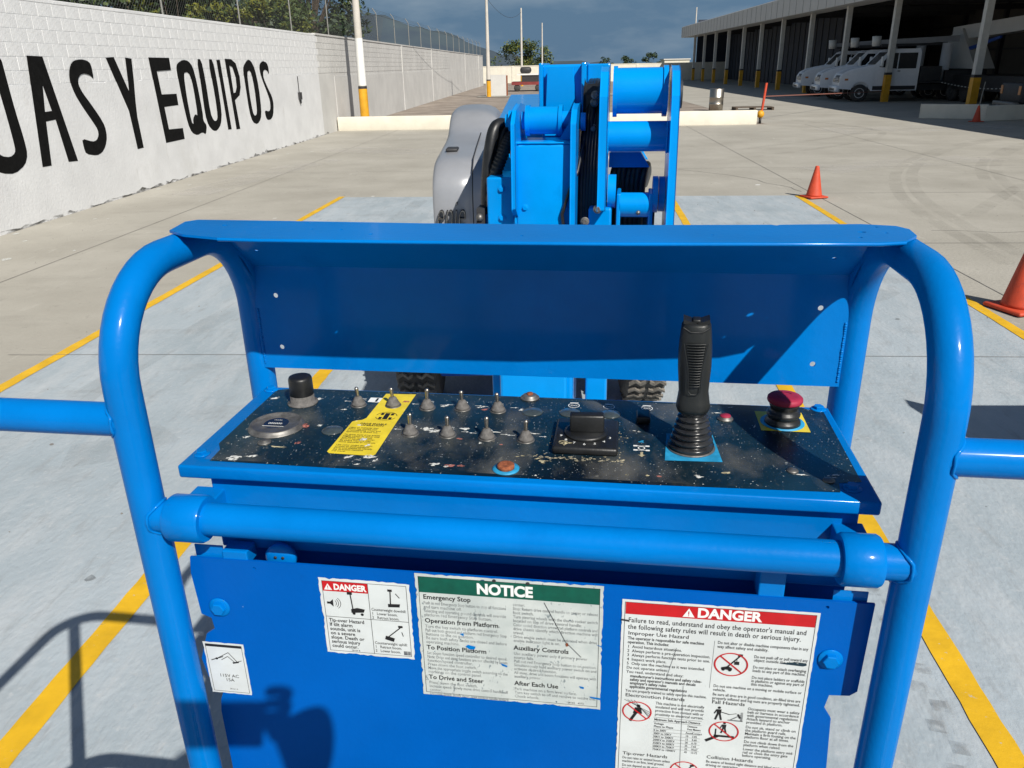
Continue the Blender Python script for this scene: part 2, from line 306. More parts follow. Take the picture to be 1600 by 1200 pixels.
def text(body, size, bold=0.0, align='LEFT', shear=0.0, space=1.0, res=2, depth=0.0, line=1.0, stretch=1.0):
    cu = bpy.data.curves.new('tmp', 'FONT'); cu.body = body; cu.size = size; cu.align_x = align; cu.shear = shear; cu.space_character = space
    cu.space_line = line; cu.resolution_u = res; cu.offset = bold*size; cu.fill_mode = 'FRONT' if depth == 0 else 'BOTH'; cu.extrude = depth
    ob = bpy.data.objects.new('tmp', cu); me = bpy.data.meshes.new_from_object(ob)
    r = ([(v.co.x*stretch, v.co.y, v.co.z) for v in me.vertices], [tuple(p.vertices) for p in me.polygons])
    bpy.data.objects.remove(ob); bpy.data.meshes.remove(me); bpy.data.curves.remove(cu)
    return r
def circle(cx, cy, r, n=16, ry=None): return [(cx+r*cos(2*pi*k/n), cy+(ry or r)*sin(2*pi*k/n)) for k in range(n)]
def arc3(c, r, a0, a1, n, plane):
    out = []
    for k in range(n+1):
        a = a0+(a1-a0)*k/n; p, q = r*cos(a), r*sin(a)
        out.append((c[0], c[1]+p, c[2]+q) if plane == 'yz' else (c[0]+p, c[1]+q, c[2]) if plane == 'xy' else (c[0]+p, c[1], c[2]+q))
    return out
def jagged(x0, x1, y0, y1, step=0.008, amp=0.0012, rnd=None):
    rnd = rnd or random
    pts = []
    def side(a, b):
        n = max(2, int(sqrt((a[0]-b[0])**2+(a[1]-b[1])**2)/step))
        for k in range(n):
            t = k/n; j = rnd.choice((0, 0, 0, .4, .8, 1.0))*amp*rnd.random()
            nx, ny = -(b[1]-a[1]), (b[0]-a[0]); l = sqrt(nx*nx+ny*ny)
            pts.append((a[0]+(b[0]-a[0])*t+nx/l*j, a[1]+(b[1]-a[1])*t+ny/l*j))
    side((x0, y0), (x1, y0)); side((x1, y0), (x1, y1)); side((x1, y1), (x0, y1)); side((x0, y1), (x0, y0))
    return pts
def sheet(name, m_, poly, z, **tags):
    return new(m_).add([(x, y, z) for x, y in poly], [tuple(range(len(poly)))]).build(name, **tags)

# ================================================================== THE SETTING
sheet('ground', 'earth', [(-6000, -3000), (6000, -3000), (6000, 6000), (-6000, 6000)], -0.02, kind='structure')
yard = sheet('yard', 'concrete', [(-8.4, -30), (60, -30), (60, 125), (8.0, 125), (8.0, 31.05), (-8.4, 31.05)], 0.0, kind='structure')
sheet('dirt_strip', 'dirt', [(-8.4, 31.05), (8.0, 31.05), (8.0, 130), (-8.4, 130)], -0.004, kind='structure')
sheet('far_pavement', 'concrete', [(-5.6, 62.5), (8.0, 62.5), (8.0, 66), (-5.6, 66)], 0.03, kind='structure')
bay = sheet('parking_bay', 'bay', [(-4.75, -14), (3.3, -14), (4.30, 14.15), (-3.86, 14.55)], 0.004, kind='structure')
def stripe(x0, y0, x1, y1, w=0.11, z=0.008):
    d = Vector((x1-x0, y1-y0)).normalized(); n = Vector((-d.y, d.x))*w/2
    # slightly uneven hand-masked edges
    N_ = 160; vs_ = []; rnd = random.Random(int(x0*100))
    for k in range(N_+1):
        t = k/N_; x = x0+(x1-x0)*t; y = y0+(y1-y0)*t
        a = 1+rnd.uniform(-.07, .05); b = 1+rnd.uniform(-.07, .05)
        vs_ += [(x-n.x*a, y-n.y*a, z), (x+n.x*b, y+n.y*b, z)]
    fs = [(2*k, 2*k+2, 2*k+3, 2*k+1) for k in range(N_)]
    new('stripe').add(vs_, fs).build('bay_stripe', parent=bay)
stripe(-4.33, 0.0, -3.86, 14.6); stripe(-1.965, 0.3, -1.45, 14.4); stripe(1.46, 0.3, 2.10, 14.2); stripe(3.74, 0.0, 4.29, 14.1)
# slab joints, thin sawn lines
def joint(pts, w=0.012, par=yard, z=0.0095):
    vs_ = []; rnd = random.Random(3)
    for i, p in enumerate(pts):
        a = Vector(pts[max(i-1, 0)]); b = Vector(pts[min(i+1, len(pts)-1)]); d = (b-a).normalized(); n = Vector((-d.y, d.x))*w/2
        vs_ += [(p[0]-n.x, p[1]-n.y, z), (p[0]+n.x, p[1]+n.y, z)]
    new('joint').add(vs_, [(2*k, 2*k+2, 2*k+3, 2*k+1) for k in range(len(pts)-1)]).build('slab_joint', parent=par)
for y in (1.9, 6.05, 10.2): joint([(-4.6, y), (0, y-.02), (4.2, y-.1)], 0.007, bay)
for y in (18.4, 22.6, 26.8): joint([(-8.1, y), (30, y-.9)], 0.010, yard, 0.004)
for x in (4.6, 8.9, 13.2, -6.2): joint([(x-.3, 0), (x+.4, 30.8)], 0.012, yard, 0.004)
for y in (6.0, 10.2, 14.4): joint([(4.4, y), (30, y-.8)], 0.012, yard, 0.004)
def crack(p, d, n, par, w, z, seed):
    rnd = random.Random(seed); pts = [Vector(p)]; a = atan2(d[1], d[0])
    for k in range(n): a += rnd.uniform(-.35, .35); pts.append(pts[-1]+Vector((cos(a), sin(a)))*rnd.uniform(.12, .35)); a = a*.7+atan2(d[1], d[0])*.3
    joint([tuple(q) for q in pts], w, par, z)
crack((4.5, 14.6), (-.4, 1), 18, yard, .014, .004, 4); crack((6.5, 24), (1, -.25), 22, yard, .012, .004, 6)
crack((5.2, 11.0), (1, .1), 12, yard, .010, .004, 8); crack((1.75, 7.0), (1, .1), 5, bay, .006, .0075, 11)

# tyre marks and scuffs rubbed into the concrete: thin patchy film
def film(name, col, amt, sc, stretch=(1, 1, 1), lo=.35, hi=.75):
    M_ = bpy.data.materials.new(name); M_.use_nodes = True; nt = M_.node_tree; N = nt.nodes; K = nt.links.new
    b_ = N['Principled BSDF']; b_.inputs['Base Color'].default_value = (*col, 1); b_.inputs['Roughness'].default_value = .9
    t = N.new('ShaderNodeTexNoise'); t.inputs['Scale'].default_value = sc; t.inputs['Detail'].default_value = 8
    tc = N.new('ShaderNodeTexCoord'); mp = N.new('ShaderNodeMapping'); mp.inputs['Scale'].default_value = stretch; K(tc.outputs['Object'], mp.inputs[0]); K(mp.outputs[0], t.inputs['Vector'])
    mr = N.new('ShaderNodeMapRange'); mr.inputs['From Min'].default_value = lo; mr.inputs['From Max'].default_value = hi; mr.inputs['To Max'].default_value = amt
    K(t.outputs['Fac'], mr.inputs['Value']); K(mr.outputs[0], b_.inputs['Alpha']); return M_
M['splash_w'] = film('dried_white_paint', (.60, .61, .58), 1.0, 170, lo=.40, hi=.52); M['splash_p'] = film('dried_pink_paint', (.36, .13, .11), .9, 150, lo=.38, hi=.52); M['splash_c'] = film('dried_cream_paint', (.46, .41, .26), .9, 150, lo=.40, hi=.55)
M['dust'] = film('dust_film', (.30, .29, .26), .42, 13, (1, .6, 1), lo=.50, hi=.85)
M['mark'] = film('rubber_film', (.16, .15, .13), .14, 1.2); M['mark_pale'] = film('chalky_film', (.58, .56, .52), .5, 1.2); M['mark_dark'] = film('print_film', (.24, .24, .24), .5, 30)
def tmark(pts, w, m_='mark', z=.0062, par=yard):
    P_ = [Vector(p) for p in pts]; out = []
    for i in range(len(P_)-1):
        a, b_, c, d_ = P_[max(i-1, 0)], P_[i], P_[i+1], P_[min(i+2, len(P_)-1)]
        for k in range(8):
            t = k/8; out.append(.5*((2*b_)+(c-a)*t+(2*a-5*b_+4*c-d_)*t*t+(3*b_-a-3*c+d_)*t**3))
    out.append(P_[-1]); vs_ = []
    for i, p in enumerate(out):
        d = (out[min(i+1, len(out)-1)]-out[max(i-1, 0)]).normalized(); n = Vector((-d.y, d.x))*w/2; vs_ += [(p.x-n.x, p.y-n.y, z), (p.x+n.x, p.y+n.y, z)]
    new(m_).add(vs_, [(2*k, 2*k+2, 2*k+3, 2*k+1) for k in range(len(out)-1)]).build('tyre_mark', par)
for dx in (0, .32, 1.7, 2.0):
    tmark([(5.2+dx, 9), (6.0+dx, 14), (8.2+dx, 19), (12.0+dx, 23.5), (17+dx, 26.5)], .22, z=.0055+.0003*dx)
for dx in (0, 1.75):
    tmark([(5.0, 22-dx), (8.5, 25.2-dx), (10.6, 28-dx*.6), (10.2, 31), (8.6, 34)], .24, z=.0068+.0002*dx)
    tmark([(6.2+dx, 12), (9.5+dx, 16), (13+dx, 18.3), (18+dx, 19.5)], .25, z=.0074+.0002*dx)
for x, y, dx, dy, w in ((9.0, 27.5, 7, 1.0, 2.2), (5.6, 17.5, 5, 2, 1.2), (10, 13, 6, -1, 1.0), (-6.5, 24, 3.4, -1.5, 1.4), (-7.0, 15, 1.2, 6, .9)):
    tmark([(x, y), (x+dx*.5, y+dy*.6), (x+dx, y+dy)], w, 'mark_pale', .0050)
M['oil'] = film('oil_drip', (.09, .085, .08), .45, 14, lo=.30, hi=.60)
rnd = random.Random(61); bo = new('oil')
for k in range(90):
    x, y = (rnd.uniform(-4, 4), rnd.uniform(1.5, 14)) if k < 45 else (rnd.uniform(-7, 14), rnd.uniform(14.5, 30)); r = rnd.choice((.006, .010, .015, .02, .035))*rnd.uniform(.6, 1.4); n = 10
    bo.add([(x+r*rnd.uniform(.6, 1.2)*cos(2*pi*i/n), y+r*rnd.uniform(.6, 1.2)*sin(2*pi*i/n), .0112) for i in range(n)], [tuple(range(n))])
bo.build('oil_drips', yard, kind='stuff')
bg = new('joint')
for k in range(500):
    x, y = rnd.uniform(-7.8, 12), rnd.uniform(1.6, 28); r = rnd.uniform(.003, .009)
    bg.add([(x-r, y, .008), (x, y-r, .008), (x+r, y, .008), (x, y+r, .008), (x, y, .008+r)], [(0, 1, 4), (1, 2, 4), (2, 3, 4), (3, 0, 4)])
bg.build('grit', yard, kind='stuff')
for x, y in ((-3.0, 4.2), (2.9, 7.6), (-2.6, 9.5), (6.5, 19), (-5.6, 18)):
    tmark([(x, y), (x+.25, y+.1), (x+.5, y+.35)], .35, 'mark', .0118, bay if abs(x) < 4 else yard)
rnd = random.Random(44)      # block prints of a dusty tread beside the yellow line
for k in range(13):
    t = k/13; cx, cy = 1.33+.11*t+.045*(k % 2), 1.80+1.25*t
    new('mark_dark').add([(cx-.030, cy-.028, .0105), (cx+.026, cy-.040, .0105), (cx+.034, cy+.016, .0105), (cx-.022, cy+.028, .0105)], [(0, 1, 2, 3)]).build('tread_print', bay)
tmark([(-3.6, 3.5), (-3.2, 7), (-2.6, 10), (-2.3, 14)], .25, z=.0098, par=bay); tmark([(2.3, 6), (2.6, 9), (2.9, 13)], .22, z=.0098, par=bay)

# mountain far off, behind the wall
def mountain():
    b = new('hill', True); vs_ = []; fs = []; nx, ny = 90, 14; rnd = random.Random(5)
    prof = [(-2600, 150), (-1500, 215), (-900, 190), (-650, 172), (-583, 178), (-480, 150), (-384, 118), (-300, 84), (-205, 52), (-60, 22), (200, 4)]
    def h(x):
        for (a, za), (c, zc) in zip(prof, prof[1:]):
            if a <= x <= c: return za+(zc-za)*(x-a)/(c-a)
        return 0
    for i in range(nx+1):
        x = -2600+2800*i/nx
        jit = rnd.uniform(-5, 5)
        for j in range(ny+1):
            t = j/ny; y = 2500+900*t; k = max(0, 1-abs(t-0.55)/0.55)**0.9
            vs_.append((x*(0.83+0.31*t*0.55/0.55), y, -6+(h(x)+jit+6)*k*(1+0.05*sin(x*.02+j))))
    for i in range(nx):
        for j in range(ny): a = i*(ny+1)+j; fs.append((a, a+ny+1, a+ny+2, a+1))
    b.add(vs_, fs); b.build('mountain', kind='structure')
mountain()

# ------------------------------------------------------------------ white wall with lettering
WX = -8.14
wall = thing('painted_wall', (WX, 20, 0), 'white painted block wall with tall black lettering along the left side', 'wall')
def wl(o): o.location = (-WX, -20, 0); return o      # children are modelled in yard coordinates
wl(new('wall_white').box(WX-.20, WX-.0045, -6, 29.2, 0, 3.26).build('wall_core', wall))
# plaster skirt, its upper edge ragged
rnd = random.Random(2)
top = []; y = -6.0
while y < 29.1: top.append((y, 2.055+rnd.uniform(-.012, .012)+(-.05 if y > 20 else 0)*0)); y += rnd.uniform(.07, .25)
top.append((29.2, 2.05))
wl(new('wall_white').prism([(-6, 0.0), (29.2, 0.0)]+top[::-1], WX-.016, WX+.006, 'x').build('plaster_skirt', wall))
wl(new('wall_white').box(WX-.205, WX+.004, -6, 29.2, 3.262, 3.325).build('wall_cap', wall, bevel=.01))
# blocks of the upper courses
def block_mesh(seed):
    r = random.Random(seed); b = new('wall_white')
    w, h, d = .395+r.uniform(-.004, .002), .195+r.uniform(-.004, .002), .010
    e = .0018
    vs_ = [(-d, -w/2, -h/2), (-d, w/2, -h/2), (-d, w/2, h/2), (-d, -w/2, h/2), (0, -w/2+e, -h/2+e), (0, w/2-e, -h/2+e), (0, w/2-e, h/2-e), (0, -w/2+e, h/2-e)]
    vs_ = [(x+r.uniform(-.001, .001) if x == 0 else x, y_, z_) for x, y_, z_ in vs_]
    b.add(vs_, [(4, 5, 6, 7), (0, 1, 5, 4), (1, 2, 6, 5), (2, 3, 7, 6), (3, 0, 4, 7)])
    o = b.build('block', wall); me = o.data; bpy.data.objects.remove(o); return me
BM = [block_mesh(i) for i in range(5)]
rnd = random.Random(9)
for row in range(6):
    z = 2.165+.2*row
    for k in range(50):
        o = bpy.data.objects.new('block', rnd.choice(BM)); COL.objects.link(o); o.parent = wall
        o.location = (rnd.uniform(-.0014, .0004), 9.4+.4*k+(.2 if row % 2 else 0)-20, z)
        o.rotation_euler = (rnd.uniform(-.006, .006), rnd.uniform(-.004, .004), rnd.uniform(-.003, .003))
# lettering
LET = {
 'U1': ([(12.208,2.486),(12.224,2.072),(12.244,1.697),(12.291,1.283),(12.287,1.056),(12.169,0.91),(11.885,0.813),(11.60,0.85),(11.42,0.95),(11.33,1.12),(11.32,1.40),(11.33,2.486),(11.58,2.486),(11.58,1.4),(11.60,1.18),(11.68,1.09),(11.872,1.056),(12.003,1.102),(12.036,1.185),(12.021,1.625),(11.99,2.0),(11.965,2.486)], []),
 'A': ([(12.844,2.479),(13.242,2.471),(13.596,0.815),(13.325,0.829),(13.223,1.513),(12.948,1.499),(12.829,0.825),(12.591,0.829)], [[(13.079,2.053),(13.173,1.649),(12.979,1.644)]]),
 'S': ([(14.627,2.107),(14.539,2.176),(14.363,2.207),(14.227,2.189),(14.128,2.124),(14.101,2.031),(14.167,1.905),(14.352,1.715),(14.567,1.476),(14.679,1.307),(14.674,1.123),(14.562,0.968),(14.401,0.871),(14.209,0.839),(13.888,0.898),(13.86,1.013),(13.864,1.16),(14.171,1.08),(14.312,1.092),(14.409,1.165),(14.422,1.265),(14.306,1.413),(14.075,1.679),(13.937,1.875),(13.872,2.064),(13.897,2.211),(13.984,2.34),(14.12,2.414),(14.346,2.437),(14.54,2.412),(14.631,2.355)], []),
 'Y': ([(15.179,2.468),(15.459,2.48),(15.789,1.867),(15.834,2.066),(15.891,2.474),(16.119,2.454),(16.052,2.063),(15.966,1.678),(15.923,1.397),(15.95,0.813),(15.707,0.807),(15.682,1.151),(15.648,1.52)], []),
 'E': ([(16.829,2.483),(17.747,2.482),(17.744,2.242),(17.08,2.226),(17.122,1.771),(17.818,1.762),(17.816,1.532),(17.142,1.523),(17.174,1.07),(17.845,1.049),(17.847,0.82),(16.946,0.815)], []),
 'Q': ([(18.105,2.373),(18.414,2.449),(18.678,2.429),(18.873,2.305),(18.957,1.981),(19.02,1.318),(18.981,1.13),(19.141,1.016),(19.007,0.818),(18.846,0.889),(18.531,0.841),(18.275,0.918),(18.144,1.112),(18.065,1.59),(18.023,2.107),(18.028,2.28)], [[(18.334,2.171),(18.518,2.204),(18.665,2.14),(18.734,1.873),(18.732,1.247),(18.611,1.305),(18.449,1.206),(18.426,1.079),(18.336,1.156),(18.299,1.663)]]),
 'U': ([(19.175,2.465),(19.394,2.46),(19.46,2.03),(19.459,1.265),(19.588,1.092),(19.769,1.08),(19.867,1.181),(19.889,1.635),(19.805,2.462),(20.065,2.464),(20.142,1.959),(20.148,1.258),(19.996,0.988),(19.694,0.856),(19.459,0.873),(19.239,1.009),(19.145,1.252),(19.176,1.977)], []),
 'I': ([(20.303,2.456),(20.509,2.457),(20.622,0.825),(20.402,0.828)], []),
 'P': ([(20.84,2.483),(21.247,2.477),(21.523,2.378),(21.672,2.058),(21.643,1.801),(21.49,1.611),(21.122,1.502),(21.206,0.792),(20.954,0.794)], [[(21.073,2.331),(21.265,2.299),(21.395,2.062),(21.366,1.808),(21.242,1.683),(21.1,1.672)]]),
 'O': ([(22.061,2.314),(22.42,2.477),(22.657,2.445),(22.883,2.245),(23.005,1.767),(22.981,1.177),(22.852,0.939),(22.512,0.813),(22.181,0.894),(22.034,1.157),(21.999,1.923),(21.989,2.184)], [[(22.245,2.166),(22.463,2.214),(22.58,2.13),(22.665,1.707),(22.635,1.195),(22.562,1.067),(22.395,1.042),(22.282,1.144),(22.222,1.62)]]),
 'S2': ([(23.995,2.081),(23.89,2.188),(23.68,2.224),(23.527,2.173),(23.479,2.0),(23.754,1.713),(24.01,1.49),(24.073,1.269),(23.922,0.984),(23.704,0.88),(23.412,0.869),(23.275,0.949),(23.243,1.146),(23.616,1.091),(23.765,1.174),(23.795,1.389),(23.614,1.646),(23.356,1.967),(23.259,2.209),(23.322,2.363),(23.606,2.449),(23.919,2.398),(24.016,2.275)], []),
}
def chaikin(p, it=1):
    for _ in range(it):
        q = []
        for i in range(len(p)):
            a, b = p[i], p[(i+1) % len(p)]; q += [(a[0]*.78+b[0]*.22, a[1]*.78+b[1]*.22), (a[0]*.22+b[0]*.78, a[1]*.22+b[1]*.78)]
        p = q
    return p
for k, (o_, h_) in LET.items():
    if k[0] in 'SOQU': o_ = chaikin(o_); h_ = [chaikin(q) for q in h_]
    wl(new('letter').mesh(flat(o_, h_, .006), lambda p: (WX+.0075+p[2]*.6, p[0], p[1])).build('letter', wall))
wl(new('dark').box(WX, WX+.07, 26.55, 26.78, 1.30, 1.52).box(WX+.01, WX+.03, 26.65, 26.67, 1.52, 2.0).box(WX+.01, WX+.05, 26.63, 26.72, 1.18, 1.30).build('electrical_box', wall))
M['foot_grime'] = film('foot_grime', (.10, .095, .085), .85, 3.5, (1, 1, 3), lo=.42, hi=.66)
gpts = []; gf = []; rnd = random.Random(71)
for k in range(160):
    y = 6+.15*k; h = abs(rnd.gauss(.02, .03))+.012; gpts += [(WX+.0075, y, .001), (WX+.0075, y, h)]
wl(new('foot_grime').add(gpts, [(2*k, 2*k+2, 2*k+3, 2*k+1) for k in range(159)]).build('foot_grime', wall))
# drips of spilt white paint along the foot of the wall
b = new('splash_w'); rnd = random.Random(31)
for k in range(26):
    cx, cy = -8.0+abs(rnd.gauss(0, .9)), rnd.uniform(9, 28); r = rnd.uniform(.012, .055)
    n = 9; b.add([(cx+r*(.5+rnd.random()*.8)*cos(2*pi*i/n), cy+r*1.6*(.5+rnd.random()*.8)*sin(2*pi*i/n), .004) for i in range(n)], [tuple(range(n))])
b.build('paint_spill', yard, kind='stuff')

# ------------------------------------------------------------------ unpainted wall further on
gw = thing('block_wall', (WX, 60, 0), 'bare grey block wall running on beyond the white painted part', 'wall')
gw_core = new('wall_grey').box(WX-.20, WX-.012, 29.2, 101, 0, 3.30).build('wall_core', gw); gw_core.location = (-WX, -60, 0)
gp = new('wall_grey').box(WX-.014, WX+.004, 29.2, 31.0, 0, 2.03).box(WX-.014, WX+.004, 31.35, 101, 0, 1.95).build('plaster_skirt', gw); gp.location = (-WX, -60, 0)
gb = new('wall_grey'); rnd = random.Random(12)
for row in range(6):
    k = 0
    while True:
        y0 = 29.25+.4*k+(.2 if row % 2 else 0)
        if y0 > 68: break
        gb.box(WX-.02, WX+rnd.uniform(-.005, -.001), y0, y0+.388, 2.07+.2*row, 2.07+.2*row+.188); k += 1
gb = gb.build('block_course', gw, kind='stuff'); gb.location = (-WX, -60, 0)
cp = new('wall_grey').box(WX-.23, WX+.02, 29.2, 101, 3.302, 3.36).build('wall_cap', gw); cp.location = (-WX, -60, 0)
for y in (46.0, 57.5, 80.0, 95.0):
    p = new('wall_grey').box(WX-.01, WX+.03, y, y+.3, 0, 3.30).build('pilaster', gw); p.location = (-WX, -60, 0)

# chain-link fence on the wall
fn = thing('chain_link_fence', (WX-.10, 20, 3.325), 'chain link fence with steel posts standing on top of the block wall', 'fence')
y = 4.6
while y < 100:
    o = new('post').tube([(0, 0, 0), (0, 0, 1.25), (-.16, 0, 1.48)], .022, 10).build('fence_post', fn); o.location = (0, y-20, 0); y += 4.48
b = new('wire')
for h in (1.30, 1.38, 1.46): b.tube([(-.03-(h-1.25)*.7, -16, h), (-.03-(h-1.25)*.7, 80, h)], .004, 4, False)
b.tube([(0, -16, 1.2), (0, 80, 1.2)], .010, 6, False)
b.build('top_rail', fn)
b = new('wire', False); s_ = .11; hgt = 1.18; y = -14.0
while y < 21:
    for d in (1, -1):
        y1 = y+d*hgt; w = .0019
        b.add([(-w, y-w, .02), (w, y+w, .02), (w, y1+w, hgt), (-w, y1-w, hgt), (w, y-w, .02), (-w, y+w, .02), (-w, y1+w, hgt), (w, y1-w, hgt)], [(0, 1, 2, 3), (4, 5, 6, 7)])
    y += s_
b.build('chain_mesh', fn, kind='stuff')

# ------------------------------------------------------------------ trees
def tree(name, label, loc, h, crown, leafm, seed, n_leaf=7000, leaf=.11, trunk_r=.16, group=None, low=0.25, clumps=60):
    rnd = random.Random(seed); t = thing(name, loc, label, 'tree' if 'tree' in name else 'bush', group)
    tb = new('bark'); fork = h*low
    tb.tube([(0, 0, 0), (rnd.uniform(-.1, .1), rnd.uniform(-.1, .1), fork*.5), (rnd.uniform(-.15, .15), rnd.uniform(-.15, .15), fork), (rnd.uniform(-.3, .3), rnd.uniform(-.3, .3), h*.75)], [trunk_r, trunk_r*.85, trunk_r*.7, trunk_r*.2], 8)
    cl = []
    for k in range(clumps):
        a = rnd.uniform(0, 2*pi); u = rnd.random()**.55; zz = fork+(h-fork)*rnd.random()
        f = (zz-fork)/(h-fork); prof_ = (sin(pi*(0.12+0.82*f)))**.6
        p = Vector((crown[0]*u*prof_*cos(a), crown[1]*u*prof_*sin(a), zz)); cl.append((p, rnd.uniform(.45, 1.0)))
        if k % 3 == 0: tb.tube([(0, 0, fork*rnd.uniform(.7, 1.2)), p*.5+Vector((0, 0, zz*.2)), p], [trunk_r*.35, trunk_r*.2, .01], 5)
    tb.build('trunk', t)
    for mi, lm in enumerate(leafm):
        b = new(lm, False); vs_ = []; fs = []; share = n_leaf//len(leafm)
        for i in range(share):
            c, r = cl[rnd.randrange(len(cl))]
            if (hash((round(c.x, 3), seed)) % len(leafm)) != mi and rnd.random() < .75: continue
            rr = r*min(crown[0], crown[1])*.42*rnd.random()**.4
            th = rnd.uniform(0, 2*pi); ph = math.acos(rnd.uniform(-1, 1))
            p = c+Vector((sin(ph)*cos(th), sin(ph)*sin(th), cos(ph)*.8))*rr
            d = Vector((rnd.gauss(0, 1), rnd.gauss(0, 1), rnd.gauss(-.3, .6))).normalized(); e = d.cross(Vector((rnd.gauss(0, 1), rnd.gauss(0, 1), rnd.gauss(0, 1)))).normalized()
            l = leaf*rnd.uniform(.6, 1.3); w = l*.42; o = len(vs_)
            vs_ += [p-d*l, p+e*w, p+d*l, p-e*w]; fs.append((o, o+1, o+2, o+3))
        b.add(vs_, fs); b.build('crown', t)
    return t
G = 'trees behind the block wall'
tree('broadleaf_tree', 'dark tree rising behind the wall above the letters A and S', (-11.6, 18.5, 0), 7.6, (2.6, 3.2), ['leaf_dark', 'leaf_mid'], 1, 18000, .13, .2, G, .30, 90)
tree('broadleaf_tree', 'dark tree behind the fence above the letter Y', (-12.2, 24.5, 0), 8.2, (2.8, 3.2), ['leaf_dark'], 2, 18000, .13, .2, G, .30, 90)
tree('broadleaf_tree', 'dark tree behind the wall right of the yellow-green bush', (-12.6, 34, 0), 9.0, (3.0, 3.6), ['leaf_dark', 'leaf_mid'], 3, 18000, .15, .22, G, .28, 90)
tree('broadleaf_tree', 'tall loose tree overhanging the wall next to the white pole', (-13.0, 45.5, 0), 11.0, (3.2, 4.4), ['leaf_dark', 'leaf_mid'], 4, 15000, .17, .25, G, .25, 80)
tree('broadleaf_tree', 'dark tree behind the near end of the white wall', (-12.0, 13, 0), 8.2, (2.8, 3.0), ['leaf_dark'], 5, 18000, .13, .2, G, .30, 90)
tree('leafy_bush', 'yellow-green bush showing through the fence above the word EQUIPOS', (-9.9, 22.3, 0), 4.95, (1.1, 2.6), ['leaf_yel', 'leaf_mid'], 6, 14000, .08, .08, 'bushes behind the fence', .3)
tree('leafy_bush', 'olive bush behind the fence close to the white pole', (-9.9, 30.5, 0), 4.7, (1.1, 3.2), ['leaf_mid', 'leaf_yel'], 7, 14000, .09, .08, 'bushes behind the fence', .3)
tree('leafy_bush', 'round green bush in the distance behind the far white wall', (-4.2, 125, 0), 5.2, (4.4, 3.0), ['leaf_mid', 'leaf_dark', 'leaf_yel'], 8, 7000, .22, .15, None, .2)
for i, (x, y, h) in enumerate(((9.5, 150, 3.1), (13.5, 155, 3.2), (17.5, 150, 3.6))):
    tree('leafy_bush', ['leftmost of three small dark bushes on the skyline above the boom', 'middle one of three small dark bushes on the skyline above the boom', 'rightmost of three small dark bushes on the skyline, nearest the shed'][i], (x, y, 0), h, (1.6, 1.6), ['leaf_dark'], 20+i, 1200, .2, .1, 'skyline bushes', .2, 24)

# ------------------------------------------------------------------ low kerb wall, poles, far wall
kb = new('kerb').rbox(-8.10, 7.62, 31.0, 31.22, -.01, .50, .02).build('kerb_wall', None)
kb['label'] = 'long low cream-white kerb wall crossing the yard behind the lift'; kb['category'] = 'kerb'
def pole(loc, h, r, ytop, label, white=False):
    t = thing('utility_pole', loc, label, 'pole', 'utility poles along the wall')
    new('pole').tube([(0, 0, ytop), (0, 0, h)], [r, r*.62], 16).build('shaft', t)
    if white: new('pole_w').tube([(0, 0, ytop+.02), (0, 0, ytop+1.7)], [r+.008, r*.93+.008], 16).build('painted_sleeve', t)
    new('amber').tube([(0, 0, 0), (0, 0, ytop-.1)], r*1.12, 16).build('yellow_guard', t)
    new('dark').tube([(0, 0, ytop-.1), (0, 0, ytop)], r*1.10, 16).build('guard_band', t)
    return t
pole((-7.32, 32.3, 0), 9.0, .155, 1.56, 'white pole with amber foot behind the kerb, nearest of the poles', True)
pole((-4.69, 63, .0), 6.9, .15, 1.25, 'slim grey pole with yellow foot at the end of the dirt strip')
pole((-3.29, 95, 0), 8.0, .13, 1.2, 'far grey pole standing before the round green bush')
pole((-1.25, 120, 0), 7.6, .12, 1.2, 'farthest thin pole right of the round bush')
pl = pole((19.6, 118, 0), 9, .12, 1.2, 'thin white pole beside the far shed corner')
# sagging wires between poles
b = new('dark')
def sag(p, q, s): return [tuple(Vector(p).lerp(Vector(q), k/20)+Vector((0, 0, -s*4*(k/20)*(1-k/20)))) for k in range(21)]
w_ = b.tube(sag((-7.3, 32.3, 8.6), (-4.7, 63, 6.8), 1.0), .012, 4).tube(sag((-4.7, 63, 6.8), (-3.29, 95, 7.6), .9), .014, 4).build('overhead_wire')
w_['label'] = 'thin dark wire sagging between the poles by the wall'; w_['category'] = 'wire'

fw_ = thing('far_wall', (0, 112, 0), 'low white boundary wall closing the far end of the yard', 'wall')
new('kerb').box(-9.5, 24, 0, .25, 0, 2.05).build('wall_core', fw_); new('kerb').box(-9.5, 24, -.03, .28, 2.052, 2.14).build('wall_cap', fw_)
for i in range(9):
    new('kerb').box(-9.3+i*4.1, -9.05+i*4.1, -.06, -.002, 0, 2.05).build('pier', fw_)
ww = thing('white_building', (20.3, 138, 0), 'pale low flat-roofed building just showing over the far wall', 'building')
new('kerb').box(-2.0, 2.0, 0, 5, 0, 2.55).build('wall', ww); new('roof').box(-2.15, 2.15, -.15, 5.15, 2.552, 2.72).build('roof', ww)
gp = thing('concrete_panel', (-4.0, 64.5, 0), 'pale upright concrete panel just past the slim pole', 'panel')
new('wall_grey').box(-1.0, .55, 0, .18, 0.04, 1.55).build('slab', gp); new('rust').box(.56, .66, -.01, .19, 0.04, 1.5).build('edge_bar', gp)

